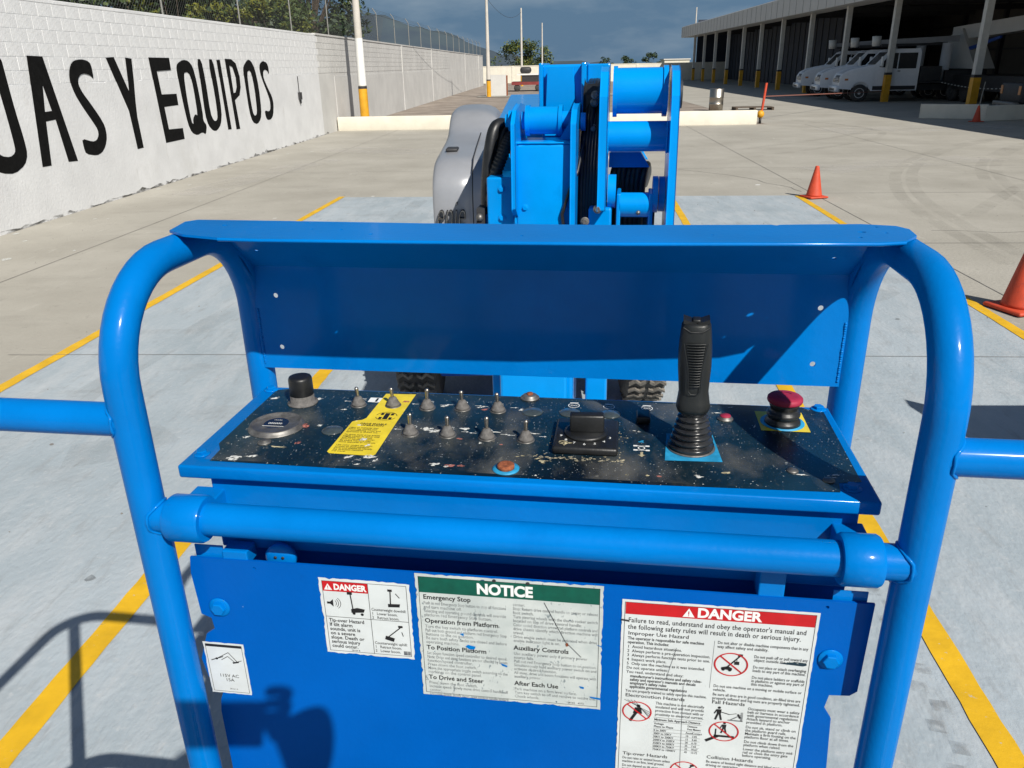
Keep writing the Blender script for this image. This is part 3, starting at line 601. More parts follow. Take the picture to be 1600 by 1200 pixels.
# flatbed trailer far off
tr = thing('flatbed_trailer', (-2.05, 76, 0), 'dark loaded trailer with red frame in front of the far wall', 'trailer')
new('cloth_red').box(-1.5, 1.7, -.6, 2.5, .55, .80).build('bed_frame', tr)
new('dark').box(-.6, 1.6, 0, 2, .80, 1.35).rbox(-.75, .25, .2, 1.6, 1.5, 2.05, .2).build('load', tr)
new('pole_w').box(-1.0, .9, -.1, 1.8, 1.36, 1.48).build('pale_board', tr)
for x in (-1.0, .9):
    w1 = new('tyre').lathe((x, -.45, .3), [(.0, -.09), (.27, -.09), (.3, -.05), (.3, .05), (.27, .09), (0, .09)], 18, (0, 1, 0)).build('wheel', tr)

# ------------------------------------------------------------------ shed
sh = thing('open_shed', (18, 70, 0), 'long open-fronted grey steel shed along the right side of the yard', 'shed')
def shl(o): o.location = (-18, -70, 0); return o
SX = 17.0
shl(new('roof').prism([(SX, 5.12), (SX, 6.35), (SX+.06, 6.42), (34, 7.6), (34, 7.5), (SX+.12, 6.28), (SX+.12, 5.12)], 14, 113, 'y').build('roof', sh))
shl(new('roof').box(SX+.13, 18.6, 14.1, 112.9, 5.125, 5.19).build('soffit', sh))
b = new('dark')
for k in range(60): b.box(SX-.012, SX-.002, 15+1.65*k, 15.02+1.65*k, 5.14, 6.33)
shl(b.build('fascia_seams', sh, kind='stuff'))
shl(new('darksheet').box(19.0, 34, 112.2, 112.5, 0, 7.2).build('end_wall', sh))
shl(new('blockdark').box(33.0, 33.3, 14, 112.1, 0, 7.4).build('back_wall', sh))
for k in range(17):
    shl(new('dark').box(32.75, 32.99, 16+6*k, 16.35+6*k, 0, 7.3).build('wall_pillar', sh))
for z in (2.6, 4.4): shl(new('dark').box(32.9, 32.985, 14, 112, z, z+.12).build('wall_rail', sh))
for y in (22.5, 29.6, 36.6, 46.0, 53.2, 60.4, 67.7, 74.4, 81.0, 87.8, 94.5, 101.2, 108):
    c = new('steel').box(17.86, 18.14, y-.14, y+.14, 1.48, 5.12).build('column', sh); shl(c)
    a = new('amber').box(17.845, 18.155, y-.155, y+.155, 0, 1.36).use('dark').box(17.85, 18.15, y-.15, y+.15, 1.361, 1.479).build('column_guard', sh); shl(a)
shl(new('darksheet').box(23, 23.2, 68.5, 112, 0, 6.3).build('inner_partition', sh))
b = new('dark')
for k in range(26): b.box(22.94, 22.998, 69+1.65*k, 69.08+1.65*k, 0, 6.3)
shl(b.build('partition_ribs', sh, kind='stuff'))
for k in range(13):
    shl(new('dark').box(17.2, 33, 18+7.3*k, 18.12+7.3*k, 5.2, 5.55).build('rafter', sh))
# chain of white plastic links hanging between columns
ch = thing('barrier_chain', (20, 36, 0), 'white plastic chain slung across the dark shed opening', 'chain')
lk = new('splash_w').rbox(-.02, .02, -.075, .075, -.022, .022, .018).build('link', ch); lk.location = (0, 8.0, .98)
for k in range(1, 46):
    t = k/45; o = lk.copy(); COL.objects.link(o); o.parent = ch; o.location = (0, 8.0-16*t, .98-.18*sin(pi*((t*2) % 1)))
tp = new('tape').add([(8.05, 31.8, .93), (8.05, 31.8, .965), (17.9, 46.2, .50), (17.9, 46.2, .54)], [(0, 2, 3, 1)]).add([(8.05, 31.81, .93), (8.05, 31.81, .965), (17.9, 46.21, .50), (17.9, 46.21, .54)], [(0, 1, 3, 2)]).build('barrier_tape')
tp['label'] = 'reddish barrier tape strung from the red post to the shed'; tp['category'] = 'tape'

# ------------------------------------------------------------------ trucks under the shed
def wheel(parent, c, r, w, hub='pole_w'):
    q = new('tyre').lathe(c, [(r*.55, -w/2), (r*.93, -w/2), (r, -w*.3), (r, w*.3), (r*.93, w/2), (r*.55, w/2)], 24, (0, 1, 0)).build('wheel', parent)
    new(hub).lathe((c[0], c[1]-w*.30, c[2]), [(0, -.06), (r*.16, -.06), (r*.2, .0), (r*.40, .03), (r*.52, -.07), (r*.56, -.07), (r*.56, .06)], 20, (0, 1, 0)).build('rim', q)
def hexa(b, bot, top):
    """bot and top: four (x,y,z) corners each"""
    return b.add(list(bot)+list(top), [(3, 2, 1, 0), (4, 5, 6, 7), (0, 1, 5, 4), (1, 2, 6, 5), (2, 3, 7, 6), (3, 0, 4, 7)], False)
def truck(loc, label, rounded=True, rz=0.0, boom=True):
    """medium bonneted cab, front at -x, near side at -y"""
    t = thing('utility_truck', loc, label, 'truck', 'white trucks parked under the shed', rz)
    W = 1.12
    # bonnet and wings
    b = new('truck')
    prof_ = [(-.02, .95), (.0, 1.25), (.10, 1.42), (.45, 1.58), (1.05, 1.72), (1.55, 1.80), (1.55, .85), (1.42, .85)]
    ar = [(1.02+.52*cos(a), .55+.52*sin(a)) for a in [pi*.08+pi*.84*k/10 for k in range(11)]]
    side = [(-.02, .72), (-.02, .95), (0, 1.22), (.10, 1.38), (.45, 1.52), (1.05, 1.64), (1.60, 1.74), (1.60, .62)]+ar
    b.prism(side, -W, -W+.16, 'y'); b.prism(side, W-.16, W, 'y')
    b.prism([(.0, .75), (.0, 1.26), (.12, 1.44), (.45, 1.60), (1.05, 1.73), (1.60, 1.82), (1.60, .8)], -W+.161, W-.161, 'y')
    b.build('bonnet', t, bevel=.11)
    b = new('truck')
    cabp = [(1.61, .62), (1.61, 1.78), (2.30, 2.52), (2.45, 2.58), (3.75, 2.58), (3.82, 2.45), (3.82, .62)]
    b.prism(cabp, -W+.03, W-.03, 'y'); b.build('cab', t, bevel=.06)
    wd = new('window')
    for s in (-1, 1):
        y0, y1 = (s*(W-.032), s*(W-.016)); y0, y1 = min(y0, y1), max(y0, y1)
        wd = new('window').prism([(1.86, 1.76), (2.34, 2.44), (2.74, 2.44), (2.74, 1.66)], y0, y1, 'y').build('side_window', t)
        wd = new('window').prism([(2.80, 1.66), (2.80, 2.44), (3.70, 2.44), (3.70, 1.66)], y0, y1, 'y').build('side_window', t)
    o = new('window').add([(1.68, -W+.16, 1.87), (1.68, W-.16, 1.87), (2.24, W-.2, 2.47), (2.24, -W+.2, 2.47)], [(0, 1, 2, 3)]); o.build('windscreen', t).location = (-.02, 0, .02)
    new('truckdark').prism([(-.035, 1.0), (-.035, 1.2), (.03, 1.36), (.03, 1.0)], -.52, .52, 'y').build('grille', t)
    for z in (1.04, 1.12, 1.2): new('truck').box(-.045, -.036, -.5, .5, z, z+.03).build('grille_bar', t)
    for s in (-1, 1):
        new('chrome').rbox(-.05, .05, s*.80-.17, s*.80+.17, 1.0, 1.2, .03).build('headlamp', t)
        new('lamp_amber').box(.18, .36, s*(W+.004)-.006, s*(W+.004)+.006, 1.10, 1.2).build('side_lamp', t)
        new('pole_w').rbox(1.86, 1.98, s*(W+.22)-.10, s*(W+.22)+.10, 1.78, 2.28, .03).use('truckdark').tube([(1.95, s*(W-.04), 1.85), (1.92, s*(W+.2), 1.95)], .02, 6).build('mirror', t)
    new('truck').rbox(-.24, -.03, -W, W, .52, .82, .06).use('truckdark').box(-.245, -.235, -.7, .7, .58, .70).build('bumper', t)
    for s in (-1, 1): wheel(t, (1.02, s*(W-.20), .45), .45, .28)
    for s in (-1, 1): new('truckdark').box(1.62, 3.80, s*(W-.02)-.008, s*(W-.02)+.008, .60, .80).build('step_board', t); new('truckdark').box(2.80, 2.94, s*(W-.012)-.006, s*(W-.012)+.006, 1.52, 1.56).build('door_handle', t)
    new('truckdark').box(1.7, 7.2, -.55, .55, .55, .85).build('chassis', t)
    for s in (-1, 1): wheel(t, (5.9, s*(W-.22), .45), .45, .3)
    new('truckdark').box(3.9, 7.3, -W, W, .9, 1.02).use('dark').box(3.95, 5.0, -W+.02, W-.02, 1.021, 1.75).box(5.2, 7.2, -W+.02, -W+.4, 1.021, 1.55).box(5.2, 7.2, W-.4, W-.02, 1.021, 1.55).build('service_body', t, bevel=.02)
    if boom:
        b = new('truck').lathe((5.4, 0, 1.0), [(.35, 0), (.35, .25), (.26, .3), (.26, 1.9)], 18).build('turret', t)
        new('hood').prism([(1.9, 2.86), (5.9, 2.95), (5.9, 3.25), (1.9, 3.10)], -.16, .16, 'y').use('dark').box(2.0, 5.0, -.30, -.17, 2.78, 2.9).build('crane_boom', t)
        new('steel').lathe((1.75, -.1, 2.80), [(0, 0), (.2, 0), (.24, .5), (.20, .5), (.18, .05)], 18).build('bucket', t)
    return t
truck((15.9, 47.6, 0), 'nearest white bonneted truck with bright front wheel under the shed', rz=rad(-8))
truck((15.8, 50.6, 0), 'middle white truck, mostly hidden by the nearest one', rz=rad(-8))
truck((16.1, 55.4, 0), 'farthest white truck with its side window free, left of the others', rz=rad(-8))
# big crane lorry standing deeper in the shed
cr = thing('crane_lorry', (22.5, 39, 0), 'dark crane lorry deep in the shed with a pale boom numbered on its side', 'lorry')
new('truckdark').box(-1.2, 1.2, -4, 8.5, .6, 1.3).build('chassis', cr)
new('dark').box(-1.1, 1.1, -4.2, -1.5, 1.31, 2.9).build('cab', cr, bevel=.08)
new('roof').prism([(-3.5, 3.55), (9.5, 3.0), (9.5, 3.7), (-3.5, 4.15)], -.35, .35, 'x').build('crane_boom', cr)
new('roof').prism([(6, 1.6), (9.3, 1.6), (9.6, 3.2), (8.2, 3.6)], -.5, .5, 'x').build('mast_base', cr)
new('darkblue').prism([(4.2, 3.0), (8.2, 2.3), (8.2, 2.5), (4.2, 3.12)], -.47, -.36, 'x').build('ram', cr)
new('print').mesh(text('1770', .62, .03, res=3), lambda p: (-.355, 1.9-p[0], 3.42+p[1])).build('boom_number', cr)
for y in (-2.8, 1.0, 5.5, 6.9):
    for s in (-1, 1): new('tyre').lathe((s*1.0, y, .5), [(0, -.15), (.42, -.15), (.5, -.1), (.5, .1), (.42, .15), (0, .15)], 20, (1, 0, 0)).build('wheel', cr)
# dark pick-up nose at the right edge
pk = thing('parked_pickup', (17.2, 32.4, 0), 'dark pickup tail with bumper at the right edge of the shed', 'pickup', rz=rad(-8))
new('dark').rbox(0.1, 3.0, -1.0, 1.0, .55, 1.25, .08).build('body', pk)
new('zinc').rbox(-.12, .12, -1.0, 1.0, .42, .60, .04).use('chrome').sphere((-.12, .35, .40), .09).build('bumper', pk)
new('window').prism([(1.2, 1.26), (1.5, 1.75), (2.9, 1.75), (2.9, 1.26)], -.85, .85, 'y').build('cabin', pk)
for s in (-1, 1): new('lamp_amber').box(.085, .099, s*.85-.1, s*.85+.1, .85, 1.15).build('tail_lamp', pk)
for y in (-.85, .85): new('tyre').lathe((.9, y, .36), [(0, -.11), (.3, -.11), (.36, -.07), (.36, .07), (.3, .11), (0, .11)], 20, (0, 1, 0)).build('wheel', pk)
# white barrier blocks before the shed
for i, (x0, y0, x1, y1, lb) in enumerate(((14.35, 33.0, 16.35, 31.9, 'slanting white concrete barrier block in the shed shadow'), (15.75, 31.0, 19.5, 32.0, 'white barrier block running off behind the dark pickup'))):
    t = thing('barrier_block', (x0, y0, 0), lb, 'barrier', 'white barrier blocks'); d = Vector((x1-x0, y1-y0)); t.rotation_euler = (0, 0, atan2(d.y, d.x))
    new('kerb').prism([(-.12, 0), (.12, 0), (.10, .52), (-.10, .52)], 0, d.length, 'x').build('block', t, bevel=.015)

# ------------------------------------------------------------------ small yard furniture
def cone(loc, s, label):
    t = thing('traffic_cone', loc, label, 'traffic cone', 'traffic cones'); t.rotation_euler = (0, 0, .3)
    new('cone').rbox(-.16*s, .16*s, -.16*s, .16*s, 0, .028*s, .012*s).build('base', t)
    new('cone').lathe((0, 0, .028*s), [(.125*s, 0), (.118*s, .02*s), (.031*s, .44*s), (.028*s, .455*s), (.018*s, .457*s), (.016*s, .43*s)], 28).build('body', t)
    return t
cone((4.50, 13.9, .008), 1.08, 'small orange traffic cone at the far corner of the bay')
cone((4.36, 7.25, .008), 1.35, 'large orange traffic cone at the right edge on the yellow line')
ct = cone((15.35, 30.6, 0), 1.15, 'orange cone with a thin rod leaning between the white barrier blocks')
new('post').tube([(0, 0, .4), (.12, .05, 1.35)], .016, 8).build('rod', ct)
rp = thing('marker_post', (7.9, 31.6, 0), 'leaning red post with yellow knob at the end of the kerb', 'post')
new('cone').tube([(0, 0, .25), (.12, .1, 1.42)], .045, 10).build('shaft', rp); new('amber').sphere((-.05, -.12, .33), .14).use('dark').lathe((-.05, -.12, 0), [(.05, 0), (.05, .22)], 10).build('knob', rp)
dr = thing('steel_drum', (7.9, 40.3, 0), 'upright bare steel drum behind the kerb', 'drum')
new('chrome').lathe((0, 0, 0), [(.0, 0), (.33, 0), (.33, .28), (.345, .30), (.33, .32), (.33, .58), (.345, .60), (.33, .62), (.33, .98), (.30, 1.0), (.29, .96), (0, .96)], 28).build('shell', dr)
dp = thing('timber_pallet', (9.7, 40.5, 0), 'low timber pallet lying beside the drum', 'pallet')
for k in range(5): new('bark').box(-.9, .9, -.45+.2*k, -.31+.2*k, .12, .145).build('slat', dp)
for k in range(3): new('bark').box(-.9+.85*k, -.8+.85*k, -.45, .49, 0, .119).build('bearer', dp)

# invented generator added out of view to cast the shadow at the right
gn = thing('shadow_caster', (3.72, 3.68, .008), 'made-up generator shape added out of view on the right to cast a rounded shadow', 'shadow caster')
b = new('hood', True)
prof_ = [(-.20, .40), (-.22, .6), (-.20, .95), (-.12, 1.20), (.02, 1.28), (.12, 1.26), (.19, 1.12), (.22, .7), (.20, .40)]
b.prism(prof_, -.5, .5, 'x'); b.build('housing', gn, bevel=.06)
for y in (-.2, .2):
    for s in (-1, 1): new('tyre').lathe((s*.40, y, .2), [(0, -.07), (.17, -.07), (.2, -.04), (.2, .04), (.17, .07), (0, .07)], 18, (1, 0, 0)).build('wheel', gn)
new('dark').tube([(.4, 0, .4), (1.1, 0, .3)], .03, 8).build('tow_bar', gn)

# ================================================================== THE BOOM LIFT
lift = thing('boom_lift', (0, 0, 0), 'bright blue boom lift seen from its platform, control console in front', 'boom lift', rz=rad(-5.3))
XL, XR, R_ = -.667, .381, .0242
# guard hoops
for X in (XL, XR):
    pts = [(X, .9, .60), (X, .9, 1.0), (X, .9, 1.4), (X, .9, 1.70), (X, .9, 1.801)]
    pts += arc3((X, 1.05, 1.801), .15, pi, pi/2, 12, 'yz')[1:]+arc3((X, 1.15, 1.801), .15, pi/2, 0, 12, 'yz')
    pts += [(X, 1.30, 1.6), (X, 1.31, 1.25)]
    new('blue').tube(pts, R_, 28).build('guard_hoop', lift)
# welds where the rails meet the posts
def weld(c, side, r, R=.0242, seed=0):
    """bead along the curve where a rail along x meets an upright post"""
    rnd = random.Random(seed); pts = []; n = 40; rs = []
    for i in range(n+1):
        a_ = 2*pi*(i % n)/n; y = r*1.03*cos(a_); z = r*1.03*sin(a_); x = sqrt(max(1e-6, (R*1.0)**2-min(y*y, R*R*.80)))
        pts.append((c[0]+side*x, c[1]+y, c[2]+z)); rs.append(.0022+rnd.uniform(-.0005, .0006))
    rs[-1] = rs[0]
    new('blue').tube(pts, rs, 8, False).build('weld_bead', lift)
# platform rails
ZR = 1.757
def rail(z, name):
    xl, xr, yb = -1.16, .87, -.45
    left = [(XL, .9, z), (-.9, .9, z), (-1.0, .9, z)]+arc3((-1.0, .74, z), .16, pi/2, pi, 8, 'xy')[1:]+[(-1.16, .3, z), (-1.16, yb+.12, z)]
    left += arc3((-1.04, yb+.12, z), .12, pi, 1.5*pi, 6, 'xy')[1:]+[(-.145, yb, z)]
    right = [(XR, .9, z), (.60, .9, z), (.71, .9, z)]+arc3((.71, .74, z), .16, pi/2, 0, 8, 'xy')[1:]+[(.87, .3, z), (.87, yb+.12, z)]
    right += arc3((.75, yb+.12, z), .12, 0, -pi/2, 6, 'xy')[1:]+[(-.14, yb, z)]
    new('blue').tube(left, R_*.98, 24).build(name, lift); new('blue').tube(right, R_*.98, 24).build(name, lift)
rail(ZR, 'top_rail'); rail(.985, 'middle_rail')
weld((XL, .9, ZR), -1, R_, seed=1); weld((XR, .9, ZR), 1, R_, seed=2); weld((XL, .9, 1.605), 1, R_, seed=3); weld((XR, .9, 1.604), -1, R_, seed=4)
for x, y in ((-1.113, .853), (-1.16, .2), (-1.16, -.35), (.823, .853), (.87, .2), (.87, -.35), (-.6, -.45), (.3, -.45)):
    new('blue').tube([(x, y, .6), (x, y, ZR)], R_*.95, 16).build('rail_post', lift)
new('zinc').box(-1.2, .91, -.5, .94, .57, .60).build('platform_floor', lift)
new('blue').box(-1.2, .91, .941, .955, .57, .74).build('toe_board', lift)
# front tube and its two clamps
new('blue').tube([(XL, .9, 1.605), (-.3, .9, 1.604), (.1, .9, 1.604), (XR, .9, 1.604)], .0238, 28).build('front_tube', lift)
for x0, x1 in ((-.632, -.578), (.288, .337)):
    ring = []
    b = new('blue', True); n = 24; vs_ = []; fs = []
    outer = [(.9+.034*cos(a), 1.604+.034*sin(a)) for a in [2*pi*k/n for k in range(n)]]
    b.tube([(x0, .9, 1.604), (x0+.004, .9, 1.604), (x1-.004, .9, 1.604), (x1, .9, 1.604)], [.0322, .0345, .0345, .0322], 28)
    b.box(x0+.004, x1-.004, .925, .968, 1.585, 1.618)
    b.build('tube_clamp', lift, bevel=.002)

# ------------------------------------------------------------------ console
con = new('blue').rbox(-.640, .346, .945, 1.254, 1.643, 1.6635, .0035, 3).build('control_console', lift)
new('blue').box(-.602, .326, .963, 1.236, 1.515, 1.6432).build('console_box', con, bevel=.003)
new('blue').tube([(-.602, .958, 1.541), (.326, .958, 1.541)], .0015, 6).build('seam_fold', con)
ZC = 1.6635
ov = new('console').mesh(flat([(-.598, .964), (-.3, .960), (.05, .960), (.298, .966), (.302, .992), (.333, .998), (.334, 1.235), (.310, 1.240), (.302, 1.248), (-.585, 1.248), (-.612, 1.236), (-.612, 1.02), (-.600, 1.0)]), lambda p: (p[0], p[1], ZC+.0008)).build('overlay_sheet', con)
ZT = ZC+.0008
new('dust').mesh(flat([(-.608, .968), (.325, .968), (.330, 1.24), (-.608, 1.244)]), lambda p: (p[0], p[1], ZC+.00095)).build('dust_film', con)
# screws and bolts
def bolt(b, c, r, axis=(0, 0, 1), h=.006, washer=True):
    if washer: b.lathe(c, [(0, 0), (r*1.45, 0), (r*1.5, .0012), (r*1.35, .0022), (0, .0022)], 24, axis)
    b.lathe(c, [(0, .002), (r, .002), (r, h), (r*.86, h+.001), (0, h+.001)], 6, axis, False)
for x, y in ((-.621, .984), (.316, .979), (-.622, 1.238), (.328, 1.244)):
    b = new('blue'); bolt(b, (x, y, ZC), .0085); b.build('lid_bolt', con)
# toggles
def toggle(x, y, tilt=(0, 0), h=.031):
    b = new('zinc').lathe((0, 0, 0), [(0, 0), (.0155, 0), (.0155, .0012), (.0125, .0016)], 24)
    b.use('greyboot').lathe((0, 0, .001), [(.0128, 0), (.0132, .004), (.0108, .0062), (.0104, .009), (.0088, .0105), (.0078, .0135), (.0060, .0155), (.0036, .0168)], 20)
    b.use('chrome').lathe((0, 0, .012), [(.0030, 0), (.0031, .010), (.0040, .020), (.0040, h-.015), (.0026, h-.0125), (0, h-.012)], 14, (tilt[0], tilt[1], 1))
    o = b.build('toggle_switch', con); o.location = (x, y, ZT); o.scale = (.90, .90, .95); return o
tg = [(-.441, 1.185), (-.381, 1.189), (-.320, 1.184), (-.260, 1.187), (-.199, 1.185), (-.323, 1.083), (-.263, 1.084), (-.200, 1.081), (-.139, 1.079)]
rnd = random.Random(4)
for i, (x, y) in enumerate(tg): toggle(x, y, (rnd.uniform(-.10, .06), rnd.uniform(-.05, .08)), rnd.uniform(.034, .039))
# knurled black cap
b = new('greyboot').lathe((0, 0, 0), [(0, 0), (.026, 0), (.026, .002), (.0205, .003), (.0205, .016), (.0195, .017)], 28)
b.use('black').lathe((0, 0, .015), [(0, 0), (.0195, 0), (.0205, .002), (.0200, .030), (.0185, .0335), (.014, .0345), (0, .034)], 32)
o = b.build('round_cap', con); o.location = (-.542, 1.187, ZT)
# hour meter
gz = (-.547, 1.088, ZT)
b = new('zinc').lathe((0, 0, 0), [(0, 0), (.045, 0), (.045, .0012), (.0425, .0018), (.0418, .0068), (.0400, .0080), (.0382, .0080), (.0372, .0062)], 40)
b.use('glass').lathe((0, 0, .0012), [(.0375, .0045), (.02, .0050), (0, .0052)], 40)
b.use('white_print').mesh(text('000000', .0078, .01, 'CENTER'), lambda p: (p[0], p[1]-.006, .0075)).mesh(text('HOURS', .004, .0, 'CENTER'), lambda p: (p[0], p[1]+.008, .0075)).box(-.018, .018, -.0135, -.0130, .0070, .0074)
o = b.build('hour_meter', con); o.location = gz
b = new('zinc').lathe((-.542, 1.030, ZT), [(0, 0), (.011, 0), (.010, .002), (.0055, .0025), (.0050, .004), (0, .0042)], 18); b.build('screw', con)
# domed lenses and flush lamps
for x, y, r, mm in ((-.451, 1.083, .0175, 'glass_lens'), (-.141, 1.186, .018, 'glass_lens'), (-.079, 1.189, .018, 'glass_lens'), (-.012, 1.189, .017, 'glass_lens'), (-.500, 1.094, .006, 'splash_p')):
    new(mm).lathe((x, y, ZT), [(r, 0), (r*.96, .0012), (r*.7, .0030), (r*.35, .0042), (0, .0046)], 24).build('indicator_lens', con)
new('zinc').lathe((-.152, 1.244, ZT), [(0, 0), (.0165, 0), (.0165, .002), (.012, .003), (.012, .006), (.009, .007), (0, .007)], 22).use('rust').lathe((-.152, 1.244, ZT+.006), [(.006, 0), (.005, .004), (0, .0045)], 12).build('indicator_lamp', con)
new('zinc').lathe((.172, 1.189, ZT), [(0, 0), (.013, 0), (.013, .002), (.0095, .003), (.0095, .005)], 22).use('red').lathe((.172, 1.189, ZT+.004), [(.0092, 0), (.008, .003), (0, .0038)], 18).build('red_push_lamp', con)
new('lightblue').lathe((-.156, .984, ZT), [(0, 0), (.0195, 0), (.0195, .0015), (.014, .002)], 26).use('rust').lathe((-.156, .984, ZT+.001), [(.0125, 0), (.0125, .006), (.009, .0075), (.006, .006), (0, .005)], 20).build('rusted_socket', con)
for x, y in ((.246, 1.020), (.290, .997)): new('zinc').lathe((x, y, ZT), [(.0085, 0), (.008, .0015), (.005, .003), (0, .0035)], 16).build('screw', con)
# rotary speed selector
b = new('black').rbox(-.095, .002, 1.036, 1.142, ZT, ZT+.0125, .004)
b.lathe((-.047, 1.089, ZT+.012), [(0, 0), (.033, 0), (.033, .004), (.029, .006), (0, .006)], 30)
b.use('white_print')
for k, s_ in enumerate('987654321'[:7]):
    a = rad(200+k*23); cx, cy = -.047+.0395*cos(a), 1.089+.0395*sin(a); b.mesh(text(s_, .0085, .01, 'CENTER'), lambda p, cx=cx, cy=cy: (cx+p[0], cy+p[1]-.003, ZT+.0128))
b.build('selector_base', con)
b = new('black').rbox(-.026, .026, -.0095, .0095, 0, .028, .003)
o = b.build('selector_knob', con); o.location = (-.046, 1.088, ZT+.017); o.rotation_euler = (0, 0, rad(4))
new('black').rbox(.030, .052, 1.155, 1.188, ZT, ZT+.0125, .003).build('rocker_cover', con)
# caked grit round the selector
rnd = random.Random(17); b = new('grit'); vs_ = []
def blob(b, cx, cy, r, z, n=11, ex=1.0, rot=0.0, h=.0006):
    vs_ = [];
    for i in range(n):
        a = 2*pi*i/n; q = r*.72*rnd.uniform(.35, 1.25); x, y = q*cos(a)*ex, q*sin(a); vs_.append((cx+x*cos(rot)-y*sin(rot), cy+x*sin(rot)+y*cos(rot), z))
    vs_.append((cx, cy, z+h)); b.add(vs_, [(i, (i+1) % n, n) for i in range(n)])
for k in range(110):
    t = rnd.random()
    if t < .7: blob(b, rnd.uniform(-.125, .016), 1.030+rnd.gauss(0, .004)-.004, rnd.uniform(.0008, .0035), ZT+.0002, 7, 1.5)
    else: blob(b, rnd.choice((-.100, .008))+rnd.gauss(0, .004), rnd.uniform(1.03, 1.12), rnd.uniform(.0008, .003), ZT+.0002, 7)
b.build('caked_grit', con, kind='stuff')
# splashes of dried paint
b = new('splash_w')
for x, y, r, ex, ro in ((-.366, 1.001, .011, 1.7, .2), (-.352, .990, .006, 1.4, 1.2), (-.395, .997, .005, 2.4, .9), (-.302, 1.104, .009, 1.6, .1), (-.285, 1.098, .007, 2.2, .6), (-.240, 1.110, .008, 1.6, -.2), (-.268, 1.100, .006, 2.5, -.5), (-.292, 1.196, .005, 2.6, .6), (-.228, 1.197, .005, 2.5, .3),
                         (-.160, 1.193, .006, 1.5, .2), (-.262, .988, .008, 1.6, .1), (-.242, .983, .004, 2.5, .7), (.116, .990, .007, 1.6, .2), (-.128, .970, .003, 1.8, 0), (-.113, .969, .003, 1.8, .3), (-.520, 1.205, .008, 2.0, .4), (-.580, 1.046, .007, 1.3, .3), (-.600, 1.20, .007, 2.0, .7), (-.478, 1.098, .006, 1.2, .8),
                         (-.413, 1.106, .005, 2.0, 0), (-.46, 1.165, .004, 2, .3), (-.207, 1.062, .004, 1.5, .2), (.215, 1.165, .002, 5, 1.3), (.300, 1.010, .008, 1.8, .2), (.255, 1.010, .003, 5, 0), (-.19, 1.103, .003, 6, 0), (-.128, 1.103, .003, 6, 0), (.186, 1.236, .003, 2.5, .4), (.135, 1.223, .004, 1.6, .4), (.160, 1.211, .003, 4, .1), (-.565, .975, .010, 2.6, .1), (-.542, .984, .006, 3.0, .3), (.030, 1.128, .003, 3, -.3), (-.375, .975, .004, 2, .4)):
    blob(b, x, y, r, ZT+.0003, 13, ex, ro)
b.use('splash_p')
for x, y, r, ex, ro in ((-.241, 1.073, .0065, 1.2, 0), (-.222, 1.188, .0065, 1.3, 0), (-.240, .985, .007, 1.7, .3), (-.222, .986, .005, 1.6, 0), (-.490, 1.035, .006, 1.3, .5), (-.175, 1.06, .003, 1.5, 0), (.060, .985, .004, 2, 0)): blob(b, x, y, r, ZT+.0003, 12, ex, ro)
b.use('splash_c')
for x, y, r, ex, ro in ((-.104, 1.012, .007, 1.9, .1), (-.520, 1.018, .004, 6.5, -.1), (-.115, 1.02, .003, 2, .4), (.045, .985, .004, 1.4, .3), (.016, .984, .004, 1.4, .9), (.155, 1.005, .006, 2.0, .2), (-.139, 1.026, .003, 5, .3)): blob(b, x, y, r, ZT+.0003, 12, ex, ro)
blob(b, -.078, 1.050, .012, ZT+.0130, 12, 1.5, .1, .002)
b.build('paint_splash', con, kind='stuff')
# pictograms printed on the overlay
b = new('white_print')
def ring(b, cx, cy, r0, r1, z, n=24, a0=0, a1=2*pi, ry=1.0):
    vs_ = []; cl = abs(a1-a0-2*pi) < 1e-6; k = n if cl else n+1
    for i in range(k):
        a = a0+(a1-a0)*i/n; vs_ += [(cx+r0*cos(a), cy+r0*sin(a)*ry, z), (cx+r1*cos(a), cy+r1*sin(a)*ry, z)]
    fs = [(2*i, 2*((i+1) % k), 2*((i+1) % k)+1, 2*i+1) for i in range(n)]
    b.add(vs_, fs)
for x in (-.074, -.015, .048):
    ring(b, x, 1.219, .0085, .0097, ZT+.0003); b.box(x-.007, x+.007, 1.229, 1.231, ZT+.0002, ZT+.0003)
    ring(b, x-.003, 1.219, .0018, .0026, ZT+.0003, 12); ring(b, x+.003, 1.219, .0018, .0026, ZT+.0003, 12)
for x, y in ((.028, 1.063), (.046, 1.063), (.028, 1.077), (.046, 1.077)): b.box(x-.003, x+.003, y-.002, y+.002, ZT+.0002, ZT+.0003)
ring(b, .037, 1.070, .004, .0055, ZT+.0003, 16); b.box(.031, .043, 1.0625, 1.0635, ZT+.0002, ZT+.0003).box(.031, .043, 1.0765, 1.0775, ZT+.0002, ZT+.0003)
b.box(-.430, -.398, 1.200, 1.219, ZT+.0002, ZT+.0003)
for i, (x, y) in enumerate(tg):
    if i == 1: continue
    for sx in (-1, 1):       # arrow line and worn icon either side of the switch
        x0 = x+sx*.019; b.box(min(x0, x0+sx*.009), max(x0, x0+sx*.009), y+.0145, y+.0152, ZT+.0002, ZT+.0003)
        b.add([(x0+sx*.012, y+.0148, ZT+.0003), (x0+sx*.008, y+.0170, ZT+.0003), (x0+sx*.008, y+.0126, ZT+.0003)], [(0, 1, 2)])
    if i % 2: ring(b, x, y+.026, .0035, .0044, ZT+.0003, 14); b.box(x-.008, x-.0045, y+.0255, y+.0265, ZT+.0002, ZT+.0003)
    else: b.box(x-.006, x+.006, y+.023, y+.0238, ZT+.0002, ZT+.0003).box(x-.0045, x-.0035, y+.0238, y+.029, ZT+.0002, ZT+.0003).box(x-.0035, x+.005, y+.0282, y+.029, ZT+.0002, ZT+.0003)
